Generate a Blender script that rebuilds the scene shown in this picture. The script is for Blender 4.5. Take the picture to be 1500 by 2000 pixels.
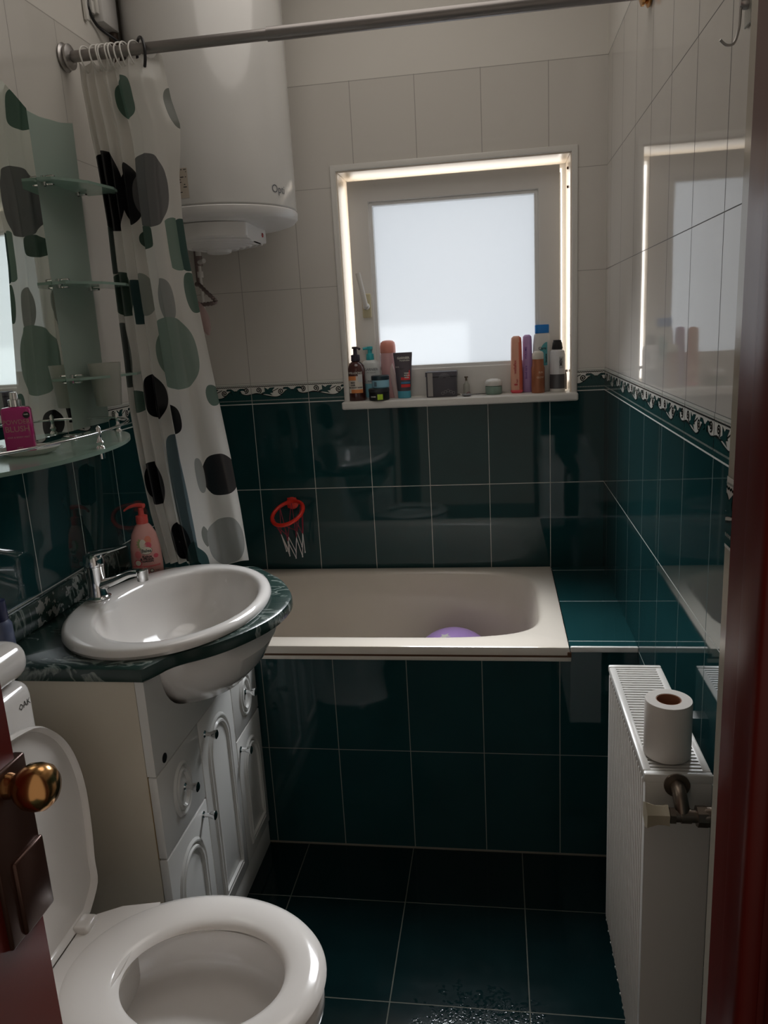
import bpy, bmesh, math, random
from mathutils import Vector, Matrix
random.seed(7)
PI = math.pi
S = bpy.context.scene
COL = S.collection
for o in list(bpy.data.objects):
    bpy.data.objects.remove(o)

# ------------------------------------------------------------------ camera, world, light
def cam():
    yaw, pitch, roll = [math.radians(a) for a in (-8.7286, -13.3499, -3.1766)]
    fw = Vector((math.sin(yaw)*math.cos(pitch), math.cos(yaw)*math.cos(pitch), math.sin(pitch)))
    r = Vector((math.cos(yaw), -math.sin(yaw), 0)); u = r.cross(fw)
    r2 = math.cos(roll)*r + math.sin(roll)*u; u2 = -math.sin(roll)*r + math.cos(roll)*u
    c = bpy.data.cameras.new('camera'); o = bpy.data.objects.new('camera', c); COL.objects.link(o)
    c.sensor_fit = 'VERTICAL'; c.sensor_height = 36; c.lens = 36*1509.3/2000; c.clip_start = .02
    M = Matrix((r2, u2, -fw)).transposed().to_4x4(); M.translation = Vector((-.1693, -2.5743, 1.431))
    o.matrix_world = M; S.camera = o
cam()
w = bpy.data.worlds.new('world'); S.world = w; w.use_nodes = True
w.node_tree.nodes['Background'].inputs[0].default_value = (1.0, .87, .74, 1)
w.node_tree.nodes['Background'].inputs[1].default_value = .29
PANE_L = .25
sky = bpy.data.objects.new('outside_sky', bpy.data.lights.new('outside_sky', 'AREA')); COL.objects.link(sky)   # bright sky and sunlit yard beyond the window
sky.data.shape = 'RECTANGLE'; sky.data.size = 1.6; sky.data.size_y = 1.6; sky.data.energy = 25; sky.data.color = (1, .94, .86); sky.location = (-.3, .62, 1.65)
sky.rotation_euler = Vector((0, -1, -.15)).to_track_quat('-Z', 'Y').to_euler()
sun = bpy.data.objects.new('sun', bpy.data.lights.new('sun', 'SUN')); COL.objects.link(sun)
sun.data.energy = 9; sun.data.angle = .01; sun.data.color = (1, .95, .86)
sun.rotation_euler = Vector((-1.27, -1.0, -1.85)).to_track_quat('-Z', 'Y').to_euler()
lamp = bpy.data.objects.new('ceiling_fill_light', bpy.data.lights.new('ceiling_fill_light', 'AREA')); COL.objects.link(lamp)  # unseen overhead fill added to brighten the room, no fitting modelled
lamp.data.shape = 'DISK'; lamp.data.size = .9; lamp.data.energy = 2.7; lamp.data.color = (1, .93, .86); lamp.location = (-.42, -.72, 2.60)
win_fill = bpy.data.objects.new('window_fill', bpy.data.lights.new('window_fill', 'AREA')); COL.objects.link(win_fill)   # added fill just inside the window, aimed down like slanting skylight
win_fill.data.shape = 'RECTANGLE'; win_fill.data.size = .50; win_fill.data.size_y = .40; win_fill.data.energy = 5.2; win_fill.data.spread = math.radians(84); win_fill.data.color = (.93, .96, 1)
win_fill.location = (-.30, -.175, 1.62); win_fill.rotation_euler = Vector((0, -1, -1.15)).to_track_quat('-Z', 'Y').to_euler()
S.view_settings.view_transform = 'Standard'; S.view_settings.look = 'None'
S.view_settings.gamma = 1; S.view_settings.use_curve_mapping = False; S.view_settings.exposure = 0.16

# ------------------------------------------------------------------ materials
class NT:
    def __init__(s, m): s.t = m.node_tree; s.n = s.t.nodes; s.l = s.t.links
    def new(s, k, **kw):
        n = s.n.new(k)
        for a, v in kw.items(): setattr(n, a, v)
        return n
    def put(s, sock, v):
        if isinstance(v, bpy.types.NodeSocket): s.l.new(v, sock)
        else: sock.default_value = v
    def m(s, op, a, b=0.0, c=0.0):
        n = s.new('ShaderNodeMath', operation=op)
        s.put(n.inputs[0], a); s.put(n.inputs[1], b); s.put(n.inputs[2], c); return n.outputs[0]
    def mix(s, f, a, b):
        n = s.new('ShaderNodeMix', data_type='RGBA'); s.put(n.inputs[0], f)
        for i, v in ((6, a), (7, b)): s.put(n.inputs[i], v if isinstance(v, bpy.types.NodeSocket) else (*v[:3], 1))
        return n.outputs[2]
    def noise(s, scale, detail=3, vec=None, dist=0.0):
        n = s.new('ShaderNodeTexNoise'); n.inputs['Scale'].default_value = scale; n.inputs['Detail'].default_value = detail
        n.inputs['Distortion'].default_value = dist
        if vec is not None: s.l.new(vec, n.inputs['Vector'])
        return n.outputs[0]
def mat(name, col, rough=.4, metal=0, bump=None, trans=0, spec=.5, coat=0, var=0, ior=1.5, alpha=1):
    m = bpy.data.materials.new(name); m.use_nodes = True; t = NT(m); b = t.n['Principled BSDF']
    b.inputs['Roughness'].default_value = rough; b.inputs['Metallic'].default_value = metal
    b.inputs['Transmission Weight'].default_value = trans; b.inputs['Specular IOR Level'].default_value = spec
    b.inputs['Coat Weight'].default_value = coat; b.inputs['IOR'].default_value = ior; b.inputs['Alpha'].default_value = alpha
    pos = t.new('ShaderNodeNewGeometry').outputs['Position']
    nz = t.noise(9, 3, pos)
    f = t.m('MULTIPLY', nz, var if var else .04)
    t.l.new(t.mix(f, col, tuple(c*.45 for c in col)), b.inputs['Base Color'])
    if bump:
        bm_ = t.new('ShaderNodeBump'); bm_.inputs['Strength'].default_value = bump[1]; bm_.inputs['Distance'].default_value = .002
        t.l.new(t.noise(bump[0], 3, pos), bm_.inputs['Height']); t.l.new(bm_.outputs[0], b.inputs['Normal'])
    return m
WHITE = (.66, .63, .585); GREEN = (.0085, .042, .045); GROUT = (.50, .51, .47)
def tile_mat(name, axis, off, mode='wall', zoff=0.0, horiz=.3, vert=.2, yoff=0.0, rough=.035, wb=.35, wl=(.36, .34, .31), ww=.0011, gv=GROUT):
    """tiles in a plane; axis = horizontal world axis index; grout lines every vert m (phase off)"""
    m = bpy.data.materials.new(name); m.use_nodes = True; t = NT(m); b = t.n['Principled BSDF']; b.inputs['Specular IOR Level'].default_value = .38 if axis == 0 else .5
    geo = t.new('ShaderNodeNewGeometry'); pos = geo.outputs['Position']
    sp = t.new('ShaderNodeSeparateXYZ'); t.l.new(pos, sp.inputs[0]); A = sp.outputs[axis]; Z = sp.outputs[2]
    def line(c, period, ph, wd):
        f = t.m('FRACT', t.m('DIVIDE', t.m('SUBTRACT', c, ph), period))
        d = t.m('MULTIPLY', t.m('MINIMUM', f, t.m('SUBTRACT', 1.0, f)), period)
        return t.m('LESS_THAN', d, wd)
    if mode == 'floor':
        L = t.m('MAXIMUM', line(sp.outputs[0], vert, off, .0013), line(sp.outputs[1], vert, yoff, .0013))
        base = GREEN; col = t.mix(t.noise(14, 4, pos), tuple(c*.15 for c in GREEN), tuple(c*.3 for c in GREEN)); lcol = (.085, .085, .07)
    elif mode == 'green':
        L = t.m('MAXIMUM', line(A, vert, off, .0011), line(Z, horiz, zoff, .0011))
        col = t.mix(t.noise(8, 4, pos), tuple(c*.8 for c in GREEN), tuple(c*1.15 for c in GREEN)); lcol = (.22, .225, .2)
    elif mode == 'shelf':
        L = line(sp.outputs[1], .3, yoff, .0013)
        col = t.mix(t.noise(8, 4, pos), tuple(c*.8 for c in GREEN), tuple(c*1.15 for c in GREEN)); lcol = GROUT
    else:
        lo = t.m('LESS_THAN', Z, 1.2025); hi = t.m('GREATER_THAN', Z, 2.1745)
        v = line(A, vert, off, ww)
        hg = line(Z, .3, .0025, .0013); hw = line(Z, .3, .0725, .0009)
        h = t.m('ADD', t.m('MULTIPLY', hg, lo), t.m('MULTIPLY', hw, t.m('SUBTRACT', 1.0, lo)))
        L = t.m('MULTIPLY', t.m('MAXIMUM', v, h), t.m('SUBTRACT', 1.0, hi))
        g = t.mix(t.noise(8, 4, pos), tuple(c*.8 for c in GREEN), tuple(c*1.2 for c in GREEN))
        col = t.mix(lo, WHITE, g); col = t.mix(hi, col, (.72, .69, .64))
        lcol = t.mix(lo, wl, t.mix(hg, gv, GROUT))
    t.l.new(t.mix(L, col, lcol), b.inputs['Base Color'])
    r = t.m('ADD', t.m('MULTIPLY', L, .6), rough)
    if mode == 'wall': r = t.m('ADD', r, t.m('MULTIPLY', hi, .7))
    if mode == 'floor':
        # splashed water near the door: small beads that break up the gloss
        dx = t.m('SUBTRACT', sp.outputs[0], -.22); dy = t.m('SUBTRACT', sp.outputs[1], -1.245)
        d = t.m('SQRT', t.m('ADD', t.m('MULTIPLY', dx, dx), t.m('MULTIPLY', t.m('MULTIPLY', dy, dy), 2.2)))
        wet = t.m('MULTIPLY', t.m('LESS_THAN', d, t.m('ADD', -.06, t.m('MULTIPLY', t.noise(30, 8, pos), .38))), 1.0)
        spk = t.m('GREATER_THAN', t.noise(120, 2, pos), .5)
        rb = t.m('ADD', .07, t.m('MULTIPLY', t.noise(30, 3, pos), .06))
        r = t.m('SUBTRACT', rb, t.m('MULTIPLY', wet, t.m('MULTIPLY', spk, .05)))
    t.put(b.inputs['Roughness'], r)
    bp = t.new('ShaderNodeBump'); bp.inputs['Strength'].default_value = .3; bp.inputs['Distance'].default_value = .002
    hgt = t.m('ADD', t.m('MULTIPLY', t.noise(5, 2, pos), wb), t.m('MULTIPLY', L, -.5))
    if mode == 'floor': hgt = t.m('ADD', hgt, t.m('MULTIPLY', t.m('MULTIPLY', wet, spk), t.m('MULTIPLY', t.noise(160, 2, pos), .6)))
    t.l.new(hgt, bp.inputs['Height']); t.l.new(bp.outputs[0], b.inputs['Normal'])
    return m
M = {}
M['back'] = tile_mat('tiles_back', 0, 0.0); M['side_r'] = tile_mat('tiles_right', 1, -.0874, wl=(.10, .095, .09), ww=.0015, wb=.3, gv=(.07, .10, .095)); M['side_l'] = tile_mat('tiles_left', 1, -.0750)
M['panel'] = tile_mat('tiles_bath_panel', 0, -.0227, 'green', .0025)
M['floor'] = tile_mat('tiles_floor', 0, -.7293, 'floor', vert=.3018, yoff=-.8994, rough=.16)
M['ledge'] = tile_mat('tiles_ledge', 0, 0, 'shelf', yoff=-.34)
M['paint'] = mat('paint', (.70, .67, .62), .8)
M['white_pl'] = mat('white_plastic', (.74, .72, .68), .3)
M['frame_pl'] = mat('window_plastic', (.80, .78, .75), .32)
M['bead_pl'] = mat('glazing_bead', (.85, .85, .84), .3)
M['reveal'] = mat('reveal_lining', (.92, .82, .70), .25, var=.15)
M['ceramic'] = mat('ceramic', (.73, .70, .67), .07, coat=.5)
M['seat_pl'] = mat('seat_plastic', (.76, .72, .68), .14, coat=.3)
M['enamel'] = mat('bath_enamel', (.66, .60, .52), .14, var=.1)
M['lac'] = mat('white_lacquer', (.66, .655, .63), .22)
M['side_panel'] = mat('cabinet_side', (.62, .56, .46), .35)
M['edge_wood'] = mat('bare_board_edge', (.33, .22, .1), .7)
M['heater'] = mat('heater_enamel', (.66, .65, .63), .18, coat=.3)
M['heater_cap'] = mat('heater_cap', (.76, .745, .73), .3)
M['chrome'] = mat('chrome', (.78, .78, .78), .08, 1)
M['steel'] = mat('brushed_steel', (.48, .46, .45), .34, 1)
M['rodm'] = mat('rod_steel', (.30, .28, .27), .38, .8)
M['brass'] = mat('brass', (.62, .33, .13), .2, 1)
M['bronze'] = mat('dark_bronze', (.075, .035, .025), .28, .55)
M['redwood'] = mat('red_varnished_wood', (.13, .014, .010), .33, spec=.3, var=.5)
M['black'] = mat('black', (.012, .012, .014), .35)
M['ink'] = mat('ink', (.03, .03, .032), .6)
M['rust'] = mat('rust', (.12, .05, .02), .85, var=.8)
M['rad'] = mat('radiator_enamel', (.66, .64, .60), .3)
M['raddark'] = mat('radiator_inside', (.05, .045, .04), .8)
M['valvecap'] = mat('aged_plastic', (.50, .43, .31), .4, var=.6)
M['valve'] = mat('aged_nickel', (.24, .19, .15), .35, .8, var=.5)
M['paper'] = mat('paper', (.74, .70, .65), .9, bump=(60, .3))
M['card'] = mat('cardboard', (.32, .15, .085), .8)
M['red'] = mat('red_plastic', (.80, .035, .02), .3)
M['redstr'] = mat('red_string', (.33, .02, .05), .7)
M['whitestr'] = mat('white_string', (.72, .70, .68), .7)
M['purple'] = mat('purple_plastic', (.47, .30, .66), .3)
M['dkgreen'] = mat('border_green', (.010, .055, .055), .12)
M['bwhite'] = mat('border_white', (.70, .69, .64), .12)
M['bink'] = mat('border_black', (.010, .014, .014), .2)
M['bline'] = mat('border_line', (.30, .33, .30), .3)
M['grout'] = mat('white_grout', (.60, .60, .56), .6)
M['hoseM'] = mat('hose_metal', (.24, .19, .18), .3, .8)
M['label'] = mat('sticker', (.55, .48, .40), .5)
def marble():
    m = bpy.data.materials.new('green_marble'); m.use_nodes = True; t = NT(m); b = t.n['Principled BSDF']
    pos = t.new('ShaderNodeNewGeometry').outputs['Position']
    mp = t.new('ShaderNodeMapping'); t.l.new(pos, mp.inputs[0]); mp.inputs['Rotation'].default_value = (0, 0, .9); mp.inputs['Scale'].default_value = (1, 2.6, 1)
    n1 = t.noise(7, 9, mp.outputs[0], 1.6)
    v = t.m('SUBTRACT', 1.0, t.m('MULTIPLY', t.m('ABSOLUTE', t.m('SUBTRACT', n1, .5)), 22.0)); v = t.m('MAXIMUM', v, 0.0)
    v = t.m('MULTIPLY', v, t.m('GREATER_THAN', t.noise(9, 3, pos), .5))
    g = t.mix(t.noise(10, 8, pos), (.006, .016, .015), (.026, .055, .046))
    t.l.new(t.mix(t.m('MULTIPLY', v, .55), g, (.33, .37, .34)), b.inputs['Base Color'])
    b.inputs['Roughness'].default_value = .24
    bp = t.new('ShaderNodeBump'); bp.inputs['Strength'].default_value = .5; bp.inputs['Distance'].default_value = .002
    t.l.new(n1, bp.inputs['Height']); t.l.new(bp.outputs[0], b.inputs['Normal'])
    return m
M['marble'] = marble()
def lime():
    m = marble(); m.name = 'limed_marble'; t = NT(m); b = t.n['Principled BSDF']
    src = b.inputs['Base Color'].links[0].from_socket; pos = t.new('ShaderNodeNewGeometry').outputs['Position']
    sp = t.new('ShaderNodeSeparateXYZ'); t.l.new(pos, sp.inputs[0])
    d = t.m('ABSOLUTE', t.m('SUBTRACT', sp.outputs[1], -1.0)); k = t.m('MULTIPLY', t.m('LESS_THAN', d, .13), t.m('GREATER_THAN', t.noise(38, 6, pos), .54))
    t.l.new(t.mix(t.m('MULTIPLY', k, .55), src, (.42, .42, .40)), b.inputs['Base Color'])
    return m
M['lime'] = lime()
def glassy(name, col, rough, alpha):
    """frosted greenish glass: diffuse-translucent film with some see-through"""
    m = bpy.data.materials.new(name); m.use_nodes = True; t = NT(m); n = t.n; n.remove(n['Principled BSDF'])
    d = t.new('ShaderNodeBsdfDiffuse'); d.inputs[0].default_value = (*col, 1)
    tl = t.new('ShaderNodeBsdfTranslucent'); tl.inputs[0].default_value = (*col, 1)
    tr = t.new('ShaderNodeBsdfTransparent'); tr.inputs[0].default_value = (*[.4+.6*c for c in col], 1)
    gl = t.new('ShaderNodeBsdfGlossy'); gl.inputs[0].default_value = (1, 1, 1, 1); gl.inputs[1].default_value = rough
    a = t.new('ShaderNodeMixShader'); a.inputs[0].default_value = .45; t.l.new(d.outputs[0], a.inputs[1]); t.l.new(tl.outputs[0], a.inputs[2])
    b = t.new('ShaderNodeMixShader'); b.inputs[0].default_value = alpha; t.l.new(tr.outputs[0], b.inputs[1]); t.l.new(a.outputs[0], b.inputs[2])
    fr = t.new('ShaderNodeFresnel'); fr.inputs[0].default_value = 1.4
    c = t.new('ShaderNodeMixShader'); t.l.new(fr.outputs[0], c.inputs[0]); t.l.new(b.outputs[0], c.inputs[1]); t.l.new(gl.outputs[0], c.inputs[2])
    t.l.new(c.outputs[0], n['Material Output'].inputs[0])
    return m
M['fglass'] = glassy('frosted_glass', (.50, .68, .59), .15, .70)
M['fpanel'] = glassy('frosted_backplate', (.56, .68, .61), .3, .9)
M['tumbler'] = glassy('frosted_tumbler', (.72, .72, .66), .3, .82)
M['bag'] = glassy('pink_bag', (.8, .62, .60), .4, .6)
M['mirror'] = mat('mirror_silver', (.86, .92, .87), .0, 1, var=.0001)
def pane():
    m = bpy.data.materials.new('frosted_window_pane'); m.use_nodes = True; t = NT(m); n = t.n; n.remove(n['Principled BSDF'])
    pos = t.new('ShaderNodeNewGeometry').outputs['Position']
    e = t.new('ShaderNodeEmission'); t.l.new(t.mix(t.noise(3, 2, pos), (.80, .88, .97), (.86, .90, .95)), e.inputs[0]); e.inputs[1].default_value = PANE_L
    tl = t.new('ShaderNodeBsdfTranslucent'); tl.inputs[0].default_value = (.35, .37, .395, 1)
    g = t.new('ShaderNodeBsdfGlossy'); g.inputs[1].default_value = .3; g.inputs[0].default_value = (.1, .1, .1, 1)
    a = t.new('ShaderNodeAddShader'); b = t.new('ShaderNodeAddShader')
    t.l.new(e.outputs[0], a.inputs[0]); t.l.new(tl.outputs[0], a.inputs[1]); t.l.new(a.outputs[0], b.inputs[0]); t.l.new(g.outputs[0], b.inputs[1])
    t.l.new(b.outputs[0], n['Material Output'].inputs[0])
    return m
M['pane'] = pane()

# ------------------------------------------------------------------ mesh helpers
def obj(name, bm, mats, parent=None, smooth=None):
    me = bpy.data.meshes.new(name)
    bmesh.ops.recalc_face_normals(bm, faces=bm.faces[:])
    if smooth is not None:
        for f in bm.faces: f.smooth = True
        for e in bm.edges:
            if len(e.link_faces) == 2 and e.calc_face_angle(0) > math.radians(smooth): e.smooth = False
    bm.to_mesh(me); bm.free()
    for m in (mats if isinstance(mats, (list, tuple)) else [mats]): me.materials.append(m)
    o = bpy.data.objects.new(name, me); COL.objects.link(o)
    if parent:
        o.parent = parent; o.matrix_parent_inverse = Matrix.Translation(parent.location).inverted()
    return o
def tag(o, label=None, cat=None, group=None, kind=None):
    if label: o['label'] = label
    if cat: o['category'] = cat
    if group: o['group'] = group
    if kind: o['kind'] = kind
    return o
def thing(name, label, cat, loc=(0, 0, 0), group=None):
    o = bpy.data.objects.new(name, None); COL.objects.link(o); o.location = loc; o.empty_display_size = .05
    return tag(o, label, cat, group)
def struct(name, bm, mats, smooth=None): return tag(obj(name, bm, mats, None, smooth), kind='structure')
def BM(): return bmesh.new()
def box(bm, x0, x1, y0, y1, z0, z1, bev=0, seg=2, mi=0):
    b = bmesh.new(); r = bmesh.ops.create_cube(b, size=1)
    for v in b.verts: v.co = Vector(((x0+x1)/2+v.co.x*(x1-x0), (y0+y1)/2+v.co.y*(y1-y0), (z0+z1)/2+v.co.z*(z1-z0)))
    if bev: bmesh.ops.bevel(b, geom=b.edges[:], offset=bev, segments=seg, profile=.5, affect='EDGES')
    return merge(bm, b, mi)
def merge(bm, b, mi=None, mat4=None):
    mp = {}
    for v in b.verts: mp[v] = bm.verts.new(mat4 @ v.co if mat4 else v.co)
    out = []
    for f in b.faces:
        try: g = bm.faces.new([mp[v] for v in f.verts])
        except ValueError: continue
        g.material_index = f.material_index if mi is None else mi; out.append(g)
    b.free(); return out
def loft(bm, rings, cap0=True, cap1=True, mi=0, closed=True):
    R = [[bm.verts.new(p) for p in r] for r in rings]; n = len(R[0])
    for a, b in zip(R, R[1:]):
        for i in range(n if closed else n-1):
            f = bm.faces.new((a[i], a[(i+1) % n], b[(i+1) % n], b[i])); f.material_index = mi
    if cap0: bm.faces.new(R[0][::-1]).material_index = mi
    if cap1: bm.faces.new(R[-1]).material_index = mi
    return R
def circ(c, r, z, n=32, rx=None, e=2.0):
    out = []
    for i in range(n):
        a = 2*PI*i/n; ca, sa = math.cos(a), math.sin(a)
        x = (abs(ca)**(2/e))*(1 if ca >= 0 else -1)*(rx or r); y = (abs(sa)**(2/e))*(1 if sa >= 0 else -1)*r
        out.append(Vector((c[0]+x, c[1]+y, z)))
    return out
def lathe(bm, c, prof, n=32, axis=None, mi=0, cap0=True, cap1=True):
    """prof = [(radius, height)]; axis = direction (default +z)"""
    q = Vector((0, 0, 1)).rotation_difference(Vector(axis)) if axis is not None else None
    rings = []
    for r, h in prof:
        ring = []
        for i in range(n):
            a = 2*PI*i/n; p = Vector((r*math.cos(a), r*math.sin(a), h))
            ring.append(Vector(c)+(q @ p if q else p))
        rings.append(ring)
    return loft(bm, rings, cap0, cap1, mi)
def tube(bm, pts, r, n=10, mi=0, closed=False):
    pts = [Vector(p) for p in pts]; N = len(pts); rings = []; up = None
    for i, p in enumerate(pts):
        if closed: t = pts[(i+1) % N]-pts[i-1]
        else: t = pts[min(i+1, N-1)]-pts[max(i-1, 0)]
        t.normalize()
        if up is None: up = t.orthogonal().normalized()
        up = (up-t*up.dot(t)); up = up.normalized() if up.length > 1e-6 else t.orthogonal().normalized()
        s = t.cross(up); rr = r[i] if isinstance(r, (list, tuple)) else r
        rings.append([p+(up*math.cos(2*PI*k/n)+s*math.sin(2*PI*k/n))*rr for k in range(n)])
    if closed:
        rings.append(rings[0]); R = [[bm.verts.new(q) for q in g] for g in rings[:-1]]; R.append(R[0])
        for a, b in zip(R, R[1:]):
            for i in range(n): bm.faces.new((a[i], a[(i+1) % n], b[(i+1) % n], b[i])).material_index = mi
    else: loft(bm, rings, True, True, mi)
def spline(P, k=8):
    P = [Vector(p) for p in P]; out = []
    for i in range(len(P)-1):
        a, b, c, d = P[max(i-1, 0)], P[i], P[i+1], P[min(i+2, len(P)-1)]
        for j in range(k):
            t = j/k; out.append(.5*((2*b)+(c-a)*t+(2*a-5*b+4*c-d)*t*t+(3*b-a-3*c+d)*t**3))
    out.append(P[-1]); return out
def prism(bm, poly, d, fr, mi=0, bev=0):
    """poly 2D -> extruded along normal; fr maps (u,v,w)->Vector"""
    loft(bm, [[fr(u, v, 0) for u, v in poly], [fr(u, v, d) for u, v in poly]], True, True, mi)
def text(name, s, size, fr, mt, parent, cyl=None, bold=0, align='CENTER', sx=1.0):
    """fr(u,v)->Vector on the surface"""
    c = bpy.data.curves.new('t', 'FONT'); c.body = s; c.size = size; c.align_x = align; c.align_y = 'CENTER'; c.offset = bold; c.resolution_u = 3
    o = bpy.data.objects.new('t', c); COL.objects.link(o); dg = bpy.context.evaluated_depsgraph_get()
    me = bpy.data.meshes.new_from_object(o.evaluated_get(dg)); bpy.data.objects.remove(o)
    bm = bmesh.new(); bm.from_mesh(me); bpy.data.meshes.remove(me)
    for v in bm.verts: v.co = fr(v.co.x*sx, v.co.y)
    ob = obj(name, bm, mt, parent)
    return ob
def cylfr(cx, cy, r, a0, z):   # writing round an upright cylinder, a0 = azimuth that the centre of the writing faces
    return lambda u, v: Vector((cx+r*math.cos(a0+u/r), cy+r*math.sin(a0+u/r), z+v))
def flatfr(p, ux, uz, n=.0006):
    p, ux, uz = Vector(p), Vector(ux).normalized(), Vector(uz).normalized(); nn = ux.cross(uz)
    return lambda u, v: p+ux*u+uz*v+nn*n

XL, XR, YF = -1.175, .172, -.6845
# ------------------------------------------------------------------ the room
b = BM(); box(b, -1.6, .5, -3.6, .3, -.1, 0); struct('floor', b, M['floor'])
b = BM(); box(b, -1.5, .5, -1.95, .3, 2.62, 2.7); struct('ceiling', b, M['paint'])
b = BM()   # back wall with the window opening
OX0, OX1, OZ0, OZ1 = -.667, .076, 1.197, 1.927
for a in ((XL-.15, OX0, -.02, 2.62), (OX1, XR+.15, -.02, 2.62), (OX0, OX1, -.02, OZ0), (OX0, OX1, OZ1, 2.62)):
    box(b, a[0], a[1], 0, .38, a[2], a[3])
struct('wall_back', b, M['back'])
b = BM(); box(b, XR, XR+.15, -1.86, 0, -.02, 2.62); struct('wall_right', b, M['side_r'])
b = BM(); box(b, XL-.15, XL, -1.95, 0, -.02, 2.62); struct('wall_left', b, M['side_l'])
b = BM()
box(b, .068, XR, -1.86, -1.79, -.02, 2.62); box(b, .058+.012, XR+.15, -1.97, -1.86, -.02, 2.62)
struct('wall_front', b, tile_mat('tiles_front', 1, -1.78))
b = BM(); box(b, -.78, .06, -1.95, -1.84, 2.1, 2.62); box(b, XL, -.78, -1.95, -1.84, -.02, 2.62)
struct('wall_door_side', b, M['paint'])
b = BM(); box(b, .054, .068, -1.813, -1.785, 0, 2.1, .003); struct('trim_1', b, mat('tile_edge_strip', (.50, .46, .38), .15))
# brown door frame, right jamb with its mouldings
b = BM()
box(b, .050, .16, -1.965, -1.814, 0, 2.1, .006); box(b, .034, .06, -1.962, -1.905, 0, 2.1, .009, 3)
box(b, .056, .30, -1.99, -1.962, 0, 2.1, .008, 3)
struct('trim_2', b, M['redwood'], 40)
b = BM(); box(b, .215, .6, -2.0, -1.97, 0, 2.62); struct('wall_hall', b, mat('hall_paint', (.62, .42, .30), .8))

# bath panel and ledge (masonry, tiled)
b = BM(); box(b, XL, .0, YF, YF+.04, -.01, .575); box(b, .0, XR, YF, YF+.04, -.01, .600); struct('wall_bath_panel', b, M['panel'])
b = BM(); box(b, .003, XR, YF+.04, 0, -.01, .609); box(b, .003, XR, YF+.001, YF+.04, .6, .609)
struct('wall_bath_ledge', b, M['ledge'])
b = BM(); box(b, .004, XR, YF-.004, YF+.006, .598, .613, .003, 3); struct('trim_3', b, M['white_pl'], 40)
b = BM(); box(b, -.86, .006, YF-.0065, YF+.006, .5735, .5855, .002); struct('trim_4', b, M['enamel'], 40)
b = BM(); box(b, XL, XR, YF-.004, YF, 0, .003); struct('baseboard_bath', b, mat('floor_grout', (.16, .14, .11), .8))

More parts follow.
